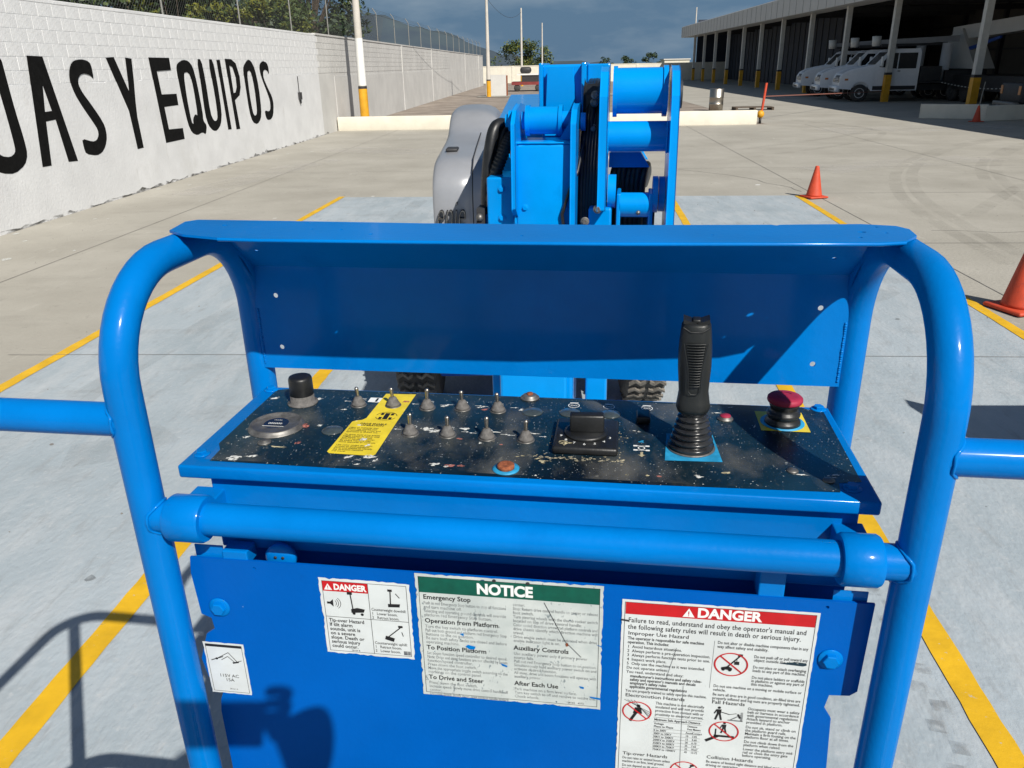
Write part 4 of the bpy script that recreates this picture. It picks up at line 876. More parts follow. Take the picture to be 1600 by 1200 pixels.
b.use('print').box(-.418, -.414, 1.202, 1.217, ZT+.0003, ZT+.0004)
b.use('splash_c').add([(.035, 1.057, ZT+.0003), (.039, 1.057, ZT+.0003), (.039, 1.048, ZT+.0003), (.035, 1.048, ZT+.0003), (.031, 1.048, ZT+.0003), (.043, 1.048, ZT+.0003), (.037, 1.041, ZT+.0003)], [(0, 3, 2, 1), (4, 6, 5)])
b.use('lightblue'); blob(b, .037, 1.092, .006, ZT+.0002, 12)
b.build('printed_symbols', con)
# yellow instruction label
lab = new('yellow_label').mesh(flat([(-.408, 1.238), (-.354, 1.240), (-.3565, 1.125), (-.357, 1.008), (-.361, 1.003), (-.428, 1.005), (-.433, 1.010), (-.430, 1.118), (-.425, 1.123), (-.416, 1.126), (-.411, 1.134)]), lambda p: (p[0], p[1], ZT+.0004)).use('print')
T_ = lambda cx, cy: (lambda p: (cx+p[0], cy+p[1], ZT+.0007))
lab.mesh(text('DRIVE ENABLE\nOPERATION', .0068, .03, 'CENTER', line=.9, stretch=1.0), T_(-.392, 1.110))
for i, ln in enumerate(('Light on indicates that', 'boom has moved past', 'a non-steering wheel and', 'operation is locked out.', '', 'To drive, hold drive enable', 'toggle switch to either side', 'and slowly move drive', 'control handle off center.', 'Be aware machine may', 'move opposite to controls.', '', 'Use color coded direction', 'arrows on both platform', 'panel and chassis to identify', 'the direction machine', 'will travel.')):
    if ln: lab.mesh(text(ln, .0055, .012, stretch=.98), T_(-.427, 1.0945-.0052*i))
for s in (-1, 1): lab.box(-.380+s*.0085-.0025, -.380+s*.0085+.0025, 1.148, 1.156, ZT+.0005, ZT+.0007).box(-.380+s*.0085-.0025, -.380+s*.0085+.0025, 1.132, 1.140, ZT+.0005, ZT+.0007)
lab.box(-.384, -.376, 1.132, 1.156, ZT+.0005, ZT+.0007); ring(lab, -.380, 1.144, .017, .0182, ZT+.0007, 20, rad(10), rad(170), .9); ring(lab, -.380, 1.144, .017, .0182, ZT+.0007, 20, rad(200), rad(340), .9)
lab.use('splash_w'); blob(lab, -.392, 1.055, .008, ZT+.0008, 12, 1.3, .2); blob(lab, -.378, 1.036, .005, ZT+.0008, 11, 1.3, .9)
lab.use('splash_p'); blob(lab, -.362, 1.206, .007, ZT+.0008, 12, 1.5, .1)
lab.build('instruction_label', con)

# joystick
b = new('lightblue').add([(.070, 1.033, ZT+.0006), (.152, 1.036, ZT+.0006), (.146, 1.126, ZT+.0006), (.076, 1.124, ZT+.0006)], [(0, 1, 2, 3)])
b.use('zinc').lathe((.110, 1.081, ZT), [(0, .0007), (.036, .0007), (.035, .0022), (.031, .0025)], 32)
b.use('boot')
prof_ = [(.0335, 0)]
for k in range(6):
    r = .0325-.0022*k; h = .004+.0088*k
    prof_ += [(r, h), (r+.0015, h+.0022), (r+.0005, h+.0042), (r-.0042, h+.0058), (r-.0052, h+.0070)]
prof_ += [(.0195, .058), (.018, .066)]
b.lathe((.110, 1.081, ZT), prof_, 36)
o = b.build('joystick_boot', con)
b = new('grip', True); n = 32; vs_ = []; fs = []
sect = [(.0, .0155, .0155), (.003, .0235, .0225), (.010, .0260, .0245), (.020, .0245, .0235), (.034, .0225, .0225), (.052, .0235, .0240), (.075, .0250, .0255), (.098, .0250, .0255), (.118, .0238, .0240), (.134, .0225, .0220), (.142, .0215, .0205), (.1455, .0195, .0185)]
for h, rx, ry in sect:
    for k in range(n):
        a = 2*pi*k/n; e = 2.5; cx_ = abs(cos(a))**(2/e)*(1 if cos(a) > 0 else -1); sy_ = abs(sin(a))**(2/e)*(1 if sin(a) > 0 else -1)
        vs_.append((rx*cx_, ry*sy_+(.004*sin(h/.145*pi)), h))
for i in range(len(sect)-1):
    for k in range(n): fs.append((i*n+k, i*n+(k+1) % n, (i+1)*n+(k+1) % n, (i+1)*n+k))
fs.append(tuple(range((len(sect)-1)*n, len(sect)*n)))
b.add(vs_, fs, True)
for k in range(17):       # ribs on the face towards the driver
    h = .050+.0042*k; w = .0075+.0062*max(0, k-4)/12
    yy = -.0228-.0018*sin((h-.03)/.11*pi)
    b.tube([(-w, yy+.0016, h), (-w*.4, yy-.0002, h), (w*.4, yy-.0002, h), (w, yy+.0016, h)], .0010, 6)
ol = [(-.009, -.0232, .042), (-.0095, -.0240, .060), (-.0105, -.0243, .080), (-.0175, -.0225, .118)]
b.tube(ol, .0008, 5); b.tube([(-p[0], p[1], p[2]) for p in ol], .0008, 5); b.tube([(-.009, -.0232, .042), (-.005, -.0238, .037), (.005, -.0238, .037), (.009, -.0232, .042)], .0008, 5)
b.use('black')
for s in (-1, 1): b.prism([(s*.002, .143), (s*.019, .146), (s*.019, .153), (s*.002, .147)], -.014, .014, 'y')
b.rbox(-.006, .006, -.010, .010, .143, .1515, .002)
b.tube([(-.019, -.0165, .141), (-.008, -.0205, .1345), (.008, -.0205, .1345), (.019, -.0165, .141)], .0014, 6)
o = b.build('joystick_grip', con); o.scale = (.95, .95, .94); o.location = (.109, 1.081, ZT+.059); o.rotation_euler = (rad(-1.0), rad(-1.5), rad(-3))
# emergency stop
b = new('yellow_label').add([(.223, 1.150, ZT+.0006), (.297, 1.150, ZT+.0006), (.297, 1.224, ZT+.0006), (.223, 1.224, ZT+.0006)], [(0, 1, 2, 3)])
b.use('lightblue').lathe((.260, 1.183, ZT+.0004), [(.0, .0006), (.034, .0006), (.034, .0010), (.0, .0010)], 30)
b.use('black').lathe((.260, 1.183, ZT+.0012), [(.028, 0), (.027, .005), (.0225, .008), (.023, .011), (.0255, .014), (.026, .017), (.0235, .020), (.0205, .023), (.0215, .027), (.0230, .031), (.0230, .036)], 32)
b.use('red').lathe((.260, 1.183, ZT+.036), [(.0220, 0), (.0262, .0015), (.0272, .004), (.0268, .008), (.024, .0106), (.016, .0120), (0, .0125)], 36)
ring(b, .260, 1.183, .010, .0125, ZT+.0493, 20, rad(20), rad(250))
b.build('emergency_stop', con)

# ------------------------------------------------------------------ sheet-metal shroud behind the console
ysh = 1.283
holes = [circle(x, z, .0046, 14) for x, z in ((-.611, 1.828), (-.612, 1.731), (.320, 1.826), (.319, 1.729))]
b = new('blue').mesh(flat([(-.655, 1.690), (.372, 1.690), (.372, 1.882), (-.655, 1.882)], holes, .0015), lambda p: (p[0], ysh+p[2], p[1]))
shroud = b.build('shroud_panel', lift)
# inclined upper part (s measured up the slope)
sl = Vector((0, 1.168-ysh, 1.974-1.882)); sl_l = sl.length; sd = sl.normalized()
b = new('blue').mesh(flat([(-.655, 0), (.372, 0), (.372, sl_l), (-.655, sl_l)], [circle(-.612, .060, .004, 12), circle(.318, .060, .004, 12)], .0015), lambda p: (p[0], ysh+sd.y*p[1]+p[2]*.7, 1.882+sd.z*p[1]+p[2]*.7)).build('shroud_slope', lift)
# top flange lying on the hoops, with old bolt holes and nicked rear edge
fl = [(-.575, 1.048), (-.509, 1.044), (-.3, 1.043), (0, 1.045), (.328, 1.062), (.362, 1.072), (.387, 1.109), (.391, 1.153), (.380, 1.176), (.336, 1.188), (.26, 1.182), (.222, 1.178), (.217, 1.172), (.210, 1.178), (0, 1.166), (-.3, 1.168), (-.55, 1.180), (-.678, 1.184), (-.691, 1.167), (-.677, 1.096), (-.64, 1.068)]
fh = [circle(.322, 1.129, .0058, 10, .0045), circle(.311, 1.092, .003, 8), circle(.353, 1.124, .0026, 8), circle(.352, 1.166, .0045, 3), circle(-.610, 1.14, .0045, 8), circle(-.460, 1.116, .0026, 8), circle(-.414, 1.113, .0026, 8), circle(-.359, 1.083, .0034, 8), circle(-.141, 1.081, .0026, 8), circle(.12, 1.10, .0022, 8)]
new('blue').mesh(flat(fl, fh, .0018), lambda p: (p[0], p[1], 1.978+p[2])).build('top_flange', lift)
new('blue').tube([(-.575, 1.048, 1.977), (-.509, 1.044, 1.977), (-.3, 1.043, 1.977), (0, 1.045, 1.977), (.328, 1.062, 1.977), (.362, 1.072, 1.977)], .0028, 8).build('flange_lip', lift)
for X, s in ((XL, 1), (XR, -1)):      # side gussets between panel and far leg
    x = X+s*.020
    new('blue').prism([(1.284, 1.79), (1.284, 1.88), (1.170, 1.972), (1.195, 1.958), (1.255, 1.912), (1.31, 1.82), (1.312, 1.79)], x-.0015, x+.0015, 'x').build('shroud_gusset', lift)
    b = new('blue'); rnd = random.Random(int(X*100))
    for k in range(26):
        z = 1.70+.105*k/26; b.sphere((X+s*.0190, 1.2815, z), .0028*rnd.uniform(.7, 1.15), 6, 4)
    b.build('weld_seam', lift)

# ------------------------------------------------------------------ lower front panel with decals
PY = .928; PS = .977; P0 = .0506      # panel face, its size and base height
outl = [(-.652, .75), (-.652, 1.19), (-.648, 1.215), (-.640, 1.235), (-.662, 1.262), (-.668, 1.30), (-.650, 1.352), (-.634, 1.364), (-.636, 1.385), (-.652, 1.392), (-.656, 1.470), (-.652, 1.500), (.362, 1.500), (.360, 1.345), (.350, 1.336), (.322, 1.334), (.318, 1.31), (.330, 1.29), (.338, 1.16), (.338, .75)]
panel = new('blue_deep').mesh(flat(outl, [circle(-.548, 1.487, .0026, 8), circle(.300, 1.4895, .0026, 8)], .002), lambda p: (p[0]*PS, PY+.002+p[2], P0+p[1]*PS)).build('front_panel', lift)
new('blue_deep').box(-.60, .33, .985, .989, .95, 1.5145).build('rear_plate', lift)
for a_ in ((-.63, -.585, .9345, .9365, 1.44, 1.535), (.30, .345, .9345, .9365, 1.45, 1.53)): new('blue').box(*a_).build('panel_bracket', lift)
for a_ in ((-.585, -.545, .93, .96, 1.505, 1.530), (.20, .235, .93, .962, 1.508, 1.56)): new('blue').box(*a_).build('bracket_tab', lift, bevel=.002)
b = new('blue').lathe((-.500, .953, 1.512), [(0, 0), (.024, 0), (.024, .008), (.019, .011), (0, .011)], 28, (0, -1, 0)); b.use('dark')
for dx, dz in ((-.006, .004), (.006, .004), (0, -.006)): b.lathe((-.500+dx, .9415, 1.512+dz), [(.0025, 0), (.0025, .001), (0, .001)], 10, (0, -1, 0))
b.build('round_connector', lift)
for x, z, pr in ((-.618, 1.408, PY), (.315, 1.400, PY)):
    b = new('blue'); bolt(b, (x*PS, pr, P0+z*PS), .0115, (0, -1, 0), .008); b.build('panel_bolt', lift)
for x, z in ((-.552, 1.563), (.243, 1.577)):
    b = new('blue').lathe((x, .963, z), [(.009, 0), (.0085, .002), (.005, .0045), (0, .005)], 16, (0, -1, 0)); b.build('panel_screw', lift)

def PT(x, z, lay=0): return lambda p: ((x+p[0])*PS, PY-.0011-.0003*lay, P0+(z+p[1])*PS)
def fit(vf, w):
    """squeeze a line of text to at most w"""
    if not vf[0]: return vf
    m_ = max(p[0] for p in vf[0]); k = min(1.0, w/m_) if w else 1.0
    return ([(p[0]*k, p[1], p[2]) for p in vf[0]], vf[1])
def lines(b, x, z, rows, size, lead, bold=.008, stretch=1.0, lay=1, w=None):
    for i, r in enumerate(rows):
        if r: b.mesh(fit(text(r, size, bold, stretch=stretch), w), PT(x, z-lead*i, lay))
def decal(name, x0, x1, z0, z1, m_, amp=.0016, border=.0028):
    b = new(m_).mesh(flat(jagged(x0, x1, z0, z1, .006, amp, random.Random(name))), PT(0, 0))
    b.use('print')
    for a in ((x0+border, x1-border, z0+border, z0+border+.0007), (x0+border, x1-border, z1-border-.0007, z1-border), (x0+border, x0+border+.0007, z0+border, z1-border), (x1-border-.0007, x1-border, z0+border, z1-border)):
        b.mesh(flat([(a[0], a[2]), (a[1], a[2]), (a[1], a[3]), (a[0], a[3])]), PT(0, 0, 1))
    return b.build(name, panel)
def rect(b, x0, x1, z0, z1, lay=1): return b.mesh(([(x0, z0, 0), (x1, z0, 0), (x1, z1, 0), (x0, z1, 0)], [(0, 1, 2, 3)]), PT(0, 0, lay))
def bar(b, p, q, w, lay=2):
    p, q = Vector(p), Vector(q); d = (q-p).normalized(); n = Vector((-d.y, d.x))*w/2
    return b.mesh(([(*(p-n), 0), (*(q-n), 0), (*(q+n), 0), (*(p+n), 0)], [(0, 1, 2, 3)]), PT(0, 0, lay))
def ringd(b, cx, cz, r, w, lay=3, n=32, ry=1.0):
    return b.mesh(flat(circle(cx, cz, r, n, r*ry), [circle(cx, cz, r-w, n, (r-w)*ry)]), PT(0, 0, lay))
def disc(b, cx, cz, r, lay=2, n=12): return b.mesh(flat(circle(cx, cz, r, n)), PT(0, 0, lay))
def poly(b, pts, lay=2): return b.mesh(([(p[0], p[1], 0) for p in pts], [tuple(range(len(pts)))]), PT(0, 0, lay))
def tri_mark(b, x, z, s):
    b.use('white_print'); poly(b, [(x, z), (x+s, z), (x+s/2, z+s*.9)], 2); b.use('red_print'); rect(b, x+s*.46, x+s*.54, z+s*.28, z+s*.6, 3); rect(b, x+s*.46, x+s*.54, z+s*.12, z+s*.2, 3)
def boomlift(b, x, z, s, ang=55):
    """small pictogram of a boom lift"""
    b.use('print'); poly(b, [(x-s*.30, z), (x+s*.22, z-s*.03), (x+s*.22, z+s*.10), (x+s*.02, z+s*.22), (x-s*.30, z+s*.12)], 2)
    disc(b, x-s*.2, z-s*.01, s*.08); disc(b, x+s*.12, z-s*.03, s*.08)
    e = (x+cos(rad(ang))*s*.95, z+s*.1+sin(rad(ang))*s*.95); bar(b, (x-s*.05, z+s*.12), e, s*.07); rect(b, e[0]-s*.10, e[0]+s*.12, e[1]-s*.03, e[1]+s*.12, 2)

# -- 115 V decal
d = decal('outlet_label', -.660, -.589, 1.231, 1.337, 'label', .0012, .0038)
b = new('print'); rect(b, -.656, -.593, 1.328, 1.333)
bar(b, (-.650, 1.300), (-.628, 1.309), .0016); bar(b, (-.640, 1.304), (-.618, 1.318), .0011); bar(b, (-.618, 1.318), (-.605, 1.300), .0011); bar(b, (-.605, 1.300), (-.597, 1.303), .0011); bar(b, (-.632, 1.302), (-.620, 1.310), .0011); bar(b, (-.620, 1.310), (-.610, 1.299), .0011); disc(b, -.640, 1.304, .0022); bar(b, (-.613, 1.297), (-.602, 1.300), .003)
b.mesh(text('115V AC\n15A', .0092, .004, 'CENTER', line=.95), PT(-.624, 1.266, 1)); b.mesh(text('28161 A', .0042, .004, 'CENTER'), PT(-.620, 1.240, 1))
b.build('lettering', d)

# -- small DANGER decal
d = decal('tip_over_label', -.446, -.302, 1.336, 1.480, 'label', .0024, .0052)
b = new('red_print'); rect(b, -.4405, -.368, 1.456, 1.4745); tri_mark(b, -.438, 1.4585, .013)
b.use('white_print').mesh(fit(text('DANGER', .0150, .045, stretch=.93), .0525), PT(-.4225, 1.4597, 2))
b.use('print'); rect(b, -.3683, -.3675, 1.3415, 1.4745); rect(b, -.4405, -.3075, 1.4075, 1.4083)
lines(b, -.4365, 1.398, ('Tip-over Hazard', 'If tilt alarm', 'sounds, unit is', 'on a severe', 'slope. Death or', 'serious injury', 'could occur.'), .0093, .0083, .02, .92, w=.064)
b.mesh(text('28164 B', .0042), PT(-.405, 1.3430, 1))
b.mesh(flat([(-.436, 1.436), (-.431, 1.436), (-.426, 1.441), (-.426, 1.427), (-.431, 1.432), (-.436, 1.432)]), PT(0, 0, 1))
for k in range(3): b.mesh(flat([( -.425+(.0045+.0035*k)*cos(a), 1.434+(.006+.003*k)*sin(a)) for a in [rad(-55+11*j) for j in range(11)]]+[(-.425+(.0036+.0035*k)*cos(a), 1.434+(.0053+.003*k)*sin(a)) for a in [rad(55-11*j) for j in range(11)]]), PT(0, 0, 1))
bar(b, (-.397, 1.452), (-.395, 1.424), .0018); poly(b, [(-.398, 1.418), (-.378, 1.420), (-.376, 1.426), (-.388, 1.428), (-.398, 1.425)]); disc(b, -.394, 1.417, .0025); disc(b, -.381, 1.416, .0025); rect(b, -.402, -.394, 1.452, 1.457, 2)
lines(b, -.3655, 1.425, ('Counterweight downhill:', '1   Lower boom.', '2   Retract boom.'), .0075, .0076, .008, .80, w=.055)
bar(b, (-.333, 1.463), (-.334, 1.440), .0018); poly(b, [(-.338, 1.434), (-.320, 1.435), (-.319, 1.441), (-.338, 1.440)]); rect(b, -.337, -.330, 1.463, 1.467, 2); bar(b, (-.325, 1.460), (-.319, 1.452), .0012)
b.use('green_print'); b.use('print')
lines(b, -.3655, 1.361, ('Counterweight uphill:', '1   Retract boom.', '2   Lower boom.'), .0075, .0076, .008, .80, w=.055)
bar(b, (-.342, 1.377), (-.322, 1.396), .0018); poly(b, [(-.348, 1.372), (-.334, 1.368), (-.332, 1.375), (-.346, 1.379)]); rect(b, -.325, -.318, 1.396, 1.400, 2); bar(b, (-.320, 1.388), (-.318, 1.380), .0012)
b.use('print_faded'); rect(b, -.3195, -.3135, 1.3435, 1.351); rect(b, -.3130, -.3085, 1.3435, 1.351)
b.build('lettering', d)

# -- NOTICE decal
d = decal('notice_label', -.293, -.011, 1.268, 1.500, 'label_worn', .0026, .0050)
b = new('green_print'); rect(b, -.2875, -.0165, 1.4665, 1.4945)
b.use('white_print').mesh(text('NOTICE', .0255, .045, 'CENTER', stretch=.90, res=4), PT(-.157, 1.4715, 2))
b.use('dark'); disc(b, -.172, 1.4965, .0028, 3); disc(b, -.122, 1.4955, .0030, 3)
b.use('print')
def block(x, z, head, rows, size=.0082):
    if head: b.use('print').mesh(text(head, .0118, .020, stretch=.95), PT(x, z, 1)); z -= .0098
    b.use('print_faded'); lines(b, x, z, rows, size, .0074, .004, .84, w=.1265); return z-.0074*len(rows)-.0045
z = 1.4545
z = block(-.282, z, 'Emergency Stop', ('Push in red Emergency Stop button to stop all functions', 'and turn machine off.', 'Selecting and operating ground controls will override', 'platform red Emergency Stop button.'))
z = block(-.282, z, 'Operation from Platform', ('Turn the key switch to platform control.', 'Pull out both ground and platform red Emergency Stop', 'buttons to the on position.', 'Be sure both safety decks are closed and before', 'operating machine.'))
z = block(-.282, z, 'To Position Platform', ('Set boom function speed controller to desired speed.', 'Note: Drive and steer functions are not affected by boom', 'function speed controller.', 'Press down the foot switch.', 'Move the appropriate toggle switch according to the', 'markings on the control panel.'))
z = block(-.282, z, 'To Drive and Steer', ('Press down the foot switch.', 'Increase speed: Slowly move drive control handle off', 'center.', 'Decrease speed: Slowly move drive control handle toward'))
z = 1.4535
z = block(-.145, z, None, ('center.', 'Stop: Return drive control handle to center or release', 'foot switch.', 'Turn steering wheels with the thumb rocker switch', 'located on top of drive control handle.', 'Color coded direction arrows on platform controls and', 'drive chassis identify which direction machine will', 'travel.', 'Drive enable switch must be activated when drive', 'enable indicator light is on.'), .0078)
z = block(-.145, z-.003, 'Auxiliary Controls', ('Use auxiliary power only if primary power', 'source fails.', 'Pull out red Emergency Stop button to on position.', 'Simultaneously hold auxiliary power switch on and', 'activate desired function.', 'All steer, drive and boom functions will operate with', 'auxiliary power.'), .0078)
z = block(-.145, z-.003, 'After Each Use', ('Park machine on a firm level surface.', 'Turn key switch to off and remove to secure use.', 'Chock wheels.'), .0078)
b.use('print').mesh(text('28165   4572', .0048), PT(-.062, 1.2755, 1))
b.use('dark'); bar(b, (-.098, 1.464), (-.066, 1.395), .0008, 3); bar(b, (-.066, 1.395), (-.042, 1.368), .0008, 3)
b.use('blue'); 
for pts in ([(-.220, 1.3705), (-.216, 1.3745), (-.204, 1.372), (-.206, 1.3665), (-.214, 1.366)], [(-.228, 1.394), (-.222, 1.396), (-.222, 1.390)], [(-.166, 1.344), (-.155, 1.340), (-.156, 1.337), (-.163, 1.339)], [(-.044, 1.312), (-.037, 1.311), (-.037, 1.307), (-.042, 1.308)], [(-.011, 1.292), (-.028, 1.2935), (-.0262, 1.2905), (-.011, 1.288)], [(-.011, 1.392), (-.020, 1.394), (-.011, 1.390)]): poly(b, pts, 3)
b.use('rust'); poly(b, [(-.066, 1.392), (-.062, 1.393), (-.0615, 1.387), (-.065, 1.386)], 3)
b.build('lettering', d)

# -- large DANGER decal
d = decal('danger_label', .016, .292, 1.00, 1.480, 'label', .0014, .0042)
b = new('red_print'); rect(b, .0215, .287, 1.4545, 1.4752); tri_mark(b, .103, 1.4568, .0170)
b.use('white_print').mesh(text('DANGER', .0225, .04, stretch=.98, res=4), PT(.1235, 1.4580, 2))
b.use('print').mesh(fit(text('Failure to read, understand and obey the operator\'s manual and\nthe following safety rules will result in death or serious injury.', .0122, .010, line=.98, stretch=.735, space=1.07, res=3), .254), PT(.026, 1.4400, 1))
def para(x, z, head, rows, size=.0076, lead=.0073, bold=.008, st=.86):
    w = .075 if x > .2 else .127 if x > .15 else .073 if x > .07 else .121
    if head: b.use('print').mesh(text(head, .0092, .010, stretch=1.08), PT(x, z, 1)); z -= .0088
    b.use('print'); lines(b, x, z, rows, size, lead, bold, st, w=w); return z-lead*len(rows)
z = para(.0265, 1.4175, 'Improper Use Hazard', ())
z = para(.0265, z, None, ('The operator is responsible for safe machine', 'operation. This includes:'), bold=.018, st=.80)-.001
z = para(.0265, z, None, ('1  Avoid hazardous situations.', '2  Always perform a pre-operation inspection.', '3  Always perform function tests prior to use.', '4  Inspect work place.', '5  Only use the machine as it was intended.', 'Do not operate unless:', 'You read, understand and obey:'), lead=.0079)
z = para(.0325, z, None, ('manufacturer\'s instructions and safety rules-', 'safety and operator\'s manuals and decals', 'employer\'s safety rules', 'applicable governmental regulations'), bold=.02, st=.78, lead=.0068)-.0015
z = para(.0265, z, None, ('You are properly trained to safely operate this machine.',), st=.80)
z = para(.0265, z-.002, 'Electrocution Hazards', ())
z0 = z
para(.073, z-.002, None, ('This machine is not electrically', 'insulated and will not provide', 'protection from contact with or', 'proximity to electrical current.'), st=.80)
def nosign(cx, cz, r, ry=.88):
    b.use('red_print'); ringd(b, cx, cz, r, r*.09, 3, ry=ry); bar(b, (cx-r*.68, cz+r*.60), (cx+r*.68, cz-r*.60), r*.09, 3)
b.use('print'); cx, cz = .0455, z0-.019
bar(b, (cx-.010, cz-.020), (cx+.002, cz+.004), .0045); poly(b, [(cx-.006, cz-.004), (cx+.008, cz-.004), (cx+.006, cz+.008), (cx-.003, cz+.008)]); disc(b, cx+.002, cz+.011, .003)
for k in range(4): bar(b, (cx-.020+.005*k, cz+.022), (cx+.020, cz+.000-.004*k), .0006)
nosign(cx, cz, .0225)
# distance table
b.use('print'); tx0, tx1, tz = .0715, .144, z0-.034
b.mesh(fit(text('Minimum Safe Approach Distance', .0062, .02, stretch=.82), .071), PT(tx0+.001, tz, 1)); bar(b, (tx0, tz-.002), (tx1, tz-.002), .0005); bar(b, (tx0, tz+.0065), (tx1, tz+.0065), .0005)
lines(b, tx0+.001, tz-.008, ('Voltage', 'Phase to Phase'), .0058, .0058, .014, .85); lines(b, tx0+.052, tz-.008, ('Distance', 'Feet Meters'), .0056, .0058, .014, .75, w=.020)
for k, (v_, f_, m_) in enumerate((('0 to 300V', 'Avoid', 'Contact'), ('300V to 50KV', '10', '3.05'), ('50KV to 200KV', '15', '4.60'), ('200KV to 350KV', '20', '6.10'), ('350KV to 500KV', '25', '7.62'), ('500KV to 750KV', '35', '10.67'), ('750KV to 1000KV', '45', '13.72'))):
    zz = tz-.0215-.0066*k; bar(b, (tx0, zz+.0058), (tx1, zz+.0058), .0004); b.mesh(text(v_, .0058, .012, stretch=.82), PT(tx0+.001, zz, 1)); b.mesh(text(f_, .0056, .01, stretch=.8), PT(tx0+.050, zz, 1)); b.mesh(text(m_, .0056, .01, stretch=.8), PT(tx0+.060, zz, 1))
z = tz-.076
z = para(.0265, z, 'Tip-over Hazards', ())
z = para(.0265, z, None, ('Do not raise or extend boom unless', 'machine is on firm, level ground.'), st=.66)-.0015
z = para(.0265, z, None, ('Do not depend on tilt alarm as a', 'level indicator. Tilt alarm sounds in', 'platform only when machine is on a', 'severe slope.'), st=.66)-.0015
z = para(.0265, z, None, ('Do not raise boom when wind', 'speeds may exceed 28 mph.'), st=.84)
boomlift(b, .121, tz-.110, .026); nosign(.124, tz-.098, .0225)
b.use('print'); bar(b, (.1515, 1.418), (.1505, 1.33), .0004, 1)
# right column
z = para(.156, 1.4130, None, ('Do not alter or disable machine components that in any', 'way affect safety and stability.'), st=.80)
z0 = z
boomlift(b, .1735, z-.031, .030); b.use('print'); bar(b, (.186, z-.008), (.186, z-.016), .0006); rect(b, .1825, .1895, z-.021, z-.015, 2); nosign(.178, z-.021, .0245)
para(.2095, z-.006, None, ('Do not push off or pull toward any', 'object outside the platform.', '', 'Do not place or attach overhanging', 'loads to any part of this machine.', '', 'Do not place ladders or scaffolds', 'in platform or against any part of', 'this machine.'), lead=.0064, st=.80)
z = z0-.066
z = para(.156, z, None, ('Do not use machine on a moving or mobile surface or', 'vehicle.'), st=.82)-.0015
z = para(.156, z, None, ('Be sure all tires are in good condition, air-filled tires are', 'properly inflated and lug nuts are properly tightened.'), st=.80)-.001
z = para(.156, z, 'Fall Hazards', ())
z0 = z
def man(x, z, s):
    b.use('print'); disc(b, x, z+s*.92, s*.09); poly(b, [(x-s*.14, z+s*.80), (x+s*.14, z+s*.80), (x+s*.11, z+s*.42), (x-s*.11, z+s*.42)])
    bar(b, (x-s*.06, z+s*.44), (x-s*.18, z), s*.11); bar(b, (x+s*.06, z+s*.44), (x+s*.16, z), s*.11); bar(b, (x-s*.13, z+s*.76), (x-s*.26, z+s*.46), s*.07)
man(.168, z-.022, .026); bar(b, (.170, z-.006), (.184, z-.010), .0014); bar(b, (.184, z-.010), (.194, z-.007), .0009); bar(b, (.196, z-.008), (.200, z-.016), .003)
b.use('print_faded'); bar(b, (.182, z-.021), (.204, z-.021), .0022); bar(b, (.202, z-.004), (.202, z-.022), .0030); bar(b, (.186, z-.020), (.201, z-.009), .0015)
zz = para(.2095, z+.002, None, ('Occupants must wear a safety', 'belt or harness in accordance', 'with governmental regulations.', 'Attach lanyard to anchor', 'provided in platform.'), lead=.0066, st=.82)-.003
zz = para(.2095, zz, None, ('Do not sit, stand or climb on', 'the platform guard rails.', 'Maintain a firm footing on the', 'platform floor at all times.'), lead=.0066, st=.82)-.003
zz = para(.2095, zz, None, ('Do not climb down from the', 'platform when raised.'), lead=.0066, st=.82)-.002
zz = para(.2095, zz, None, ('Lower the platform entry mid-', 'rail or close the entry gate', 'before operating.'), lead=.0066, st=.82)-.002
man(.178, z-.048, .022); rect(b, .164, .194, z-.056, z-.052, 2); bar(b, (.152, z-.066), (.170, z-.054), .005); bar(b, (.166, z-.052), (.166, z-.040), .002); nosign(.178, z-.044, .0225)
z = para(.156, zz-.002, 'Collision Hazards', ())
z = para(.156, z, None, ('Be aware of limited sight distance and blind spots when', 'driving or operating.'), st=.80)
man(.178, z-.036, .020); rect(b, .162, .194, z-.044, z-.039, 2); bar(b, (.154, z-.052), (.170, z-.042), .005)
rnd = random.Random(3)
for k in range(7): bar(b, (.184, z-.014), (.184+rnd.uniform(.004, .016), z-.014+rnd.uniform(-.006, .010)), .002)
nosign(.178, z-.026, .0225)
para(.2095, z-.006, None, ('Check work area for overhead', 'obstructions or other possible', 'hazards.', 'Be aware of the crushing hazard', 'when grasping the platform', 'guard rail.'), lead=.0066, st=.82)
b.use('dark'); bar(b, (.098, 1.40), (.086, 1.34), .0005, 3); bar(b, (.112, 1.33), (.118, 1.12), .0005, 3); bar(b, (.016, 1.444), (.027, 1.4425), .003, 3)
b.use('console'); poly(b, [(.2445, 1.3865), (.268, 1.3915), (.283, 1.3905), (.284, 1.3865), (.279, 1.3845)], 3)
b.build('lettering', d)

# ------------------------------------------------------------------ boom head ahead of the platform
Y0 = 2.80
def cylx(b, x0, x1, y, z, r, n=28): return b.tube([(x0, y, z), (x1, y, z)], r, n)
b = new('blue2').box(-.482, -.383, 2.76, 2.95, .95, 1.84).build('mount_box', lift, bevel=.006)
b = new('blue2').rbox(-.379, -.172, 2.74, 2.98, .93, 1.955, .014, 3); b.build('mount_post', lift)
b = new('blue2').box(-.126, -.046, 2.76, 2.9, .93, 1.737).build('side_post', lift, bevel=.008)
b = new('blue2').prism([(2.70, 1.74), (2.76, 1.70), (3.02, 1.75), (3.02, 2.01), (2.96, 2.065), (2.86, 2.075), (2.76, 2.06), (2.71, 2.02)], -.386, -.370, 'x').build('ear_plate', lift, bevel=.004); new('blue2').prism([(2.70, 1.60), (3.02, 1.60), (3.02, 2.01), (2.96, 2.065), (2.86, 2.075), (2.76, 2.06), (2.71, 2.02)], -.187, -.166, 'x').build('ear_plate', lift, bevel=.004)
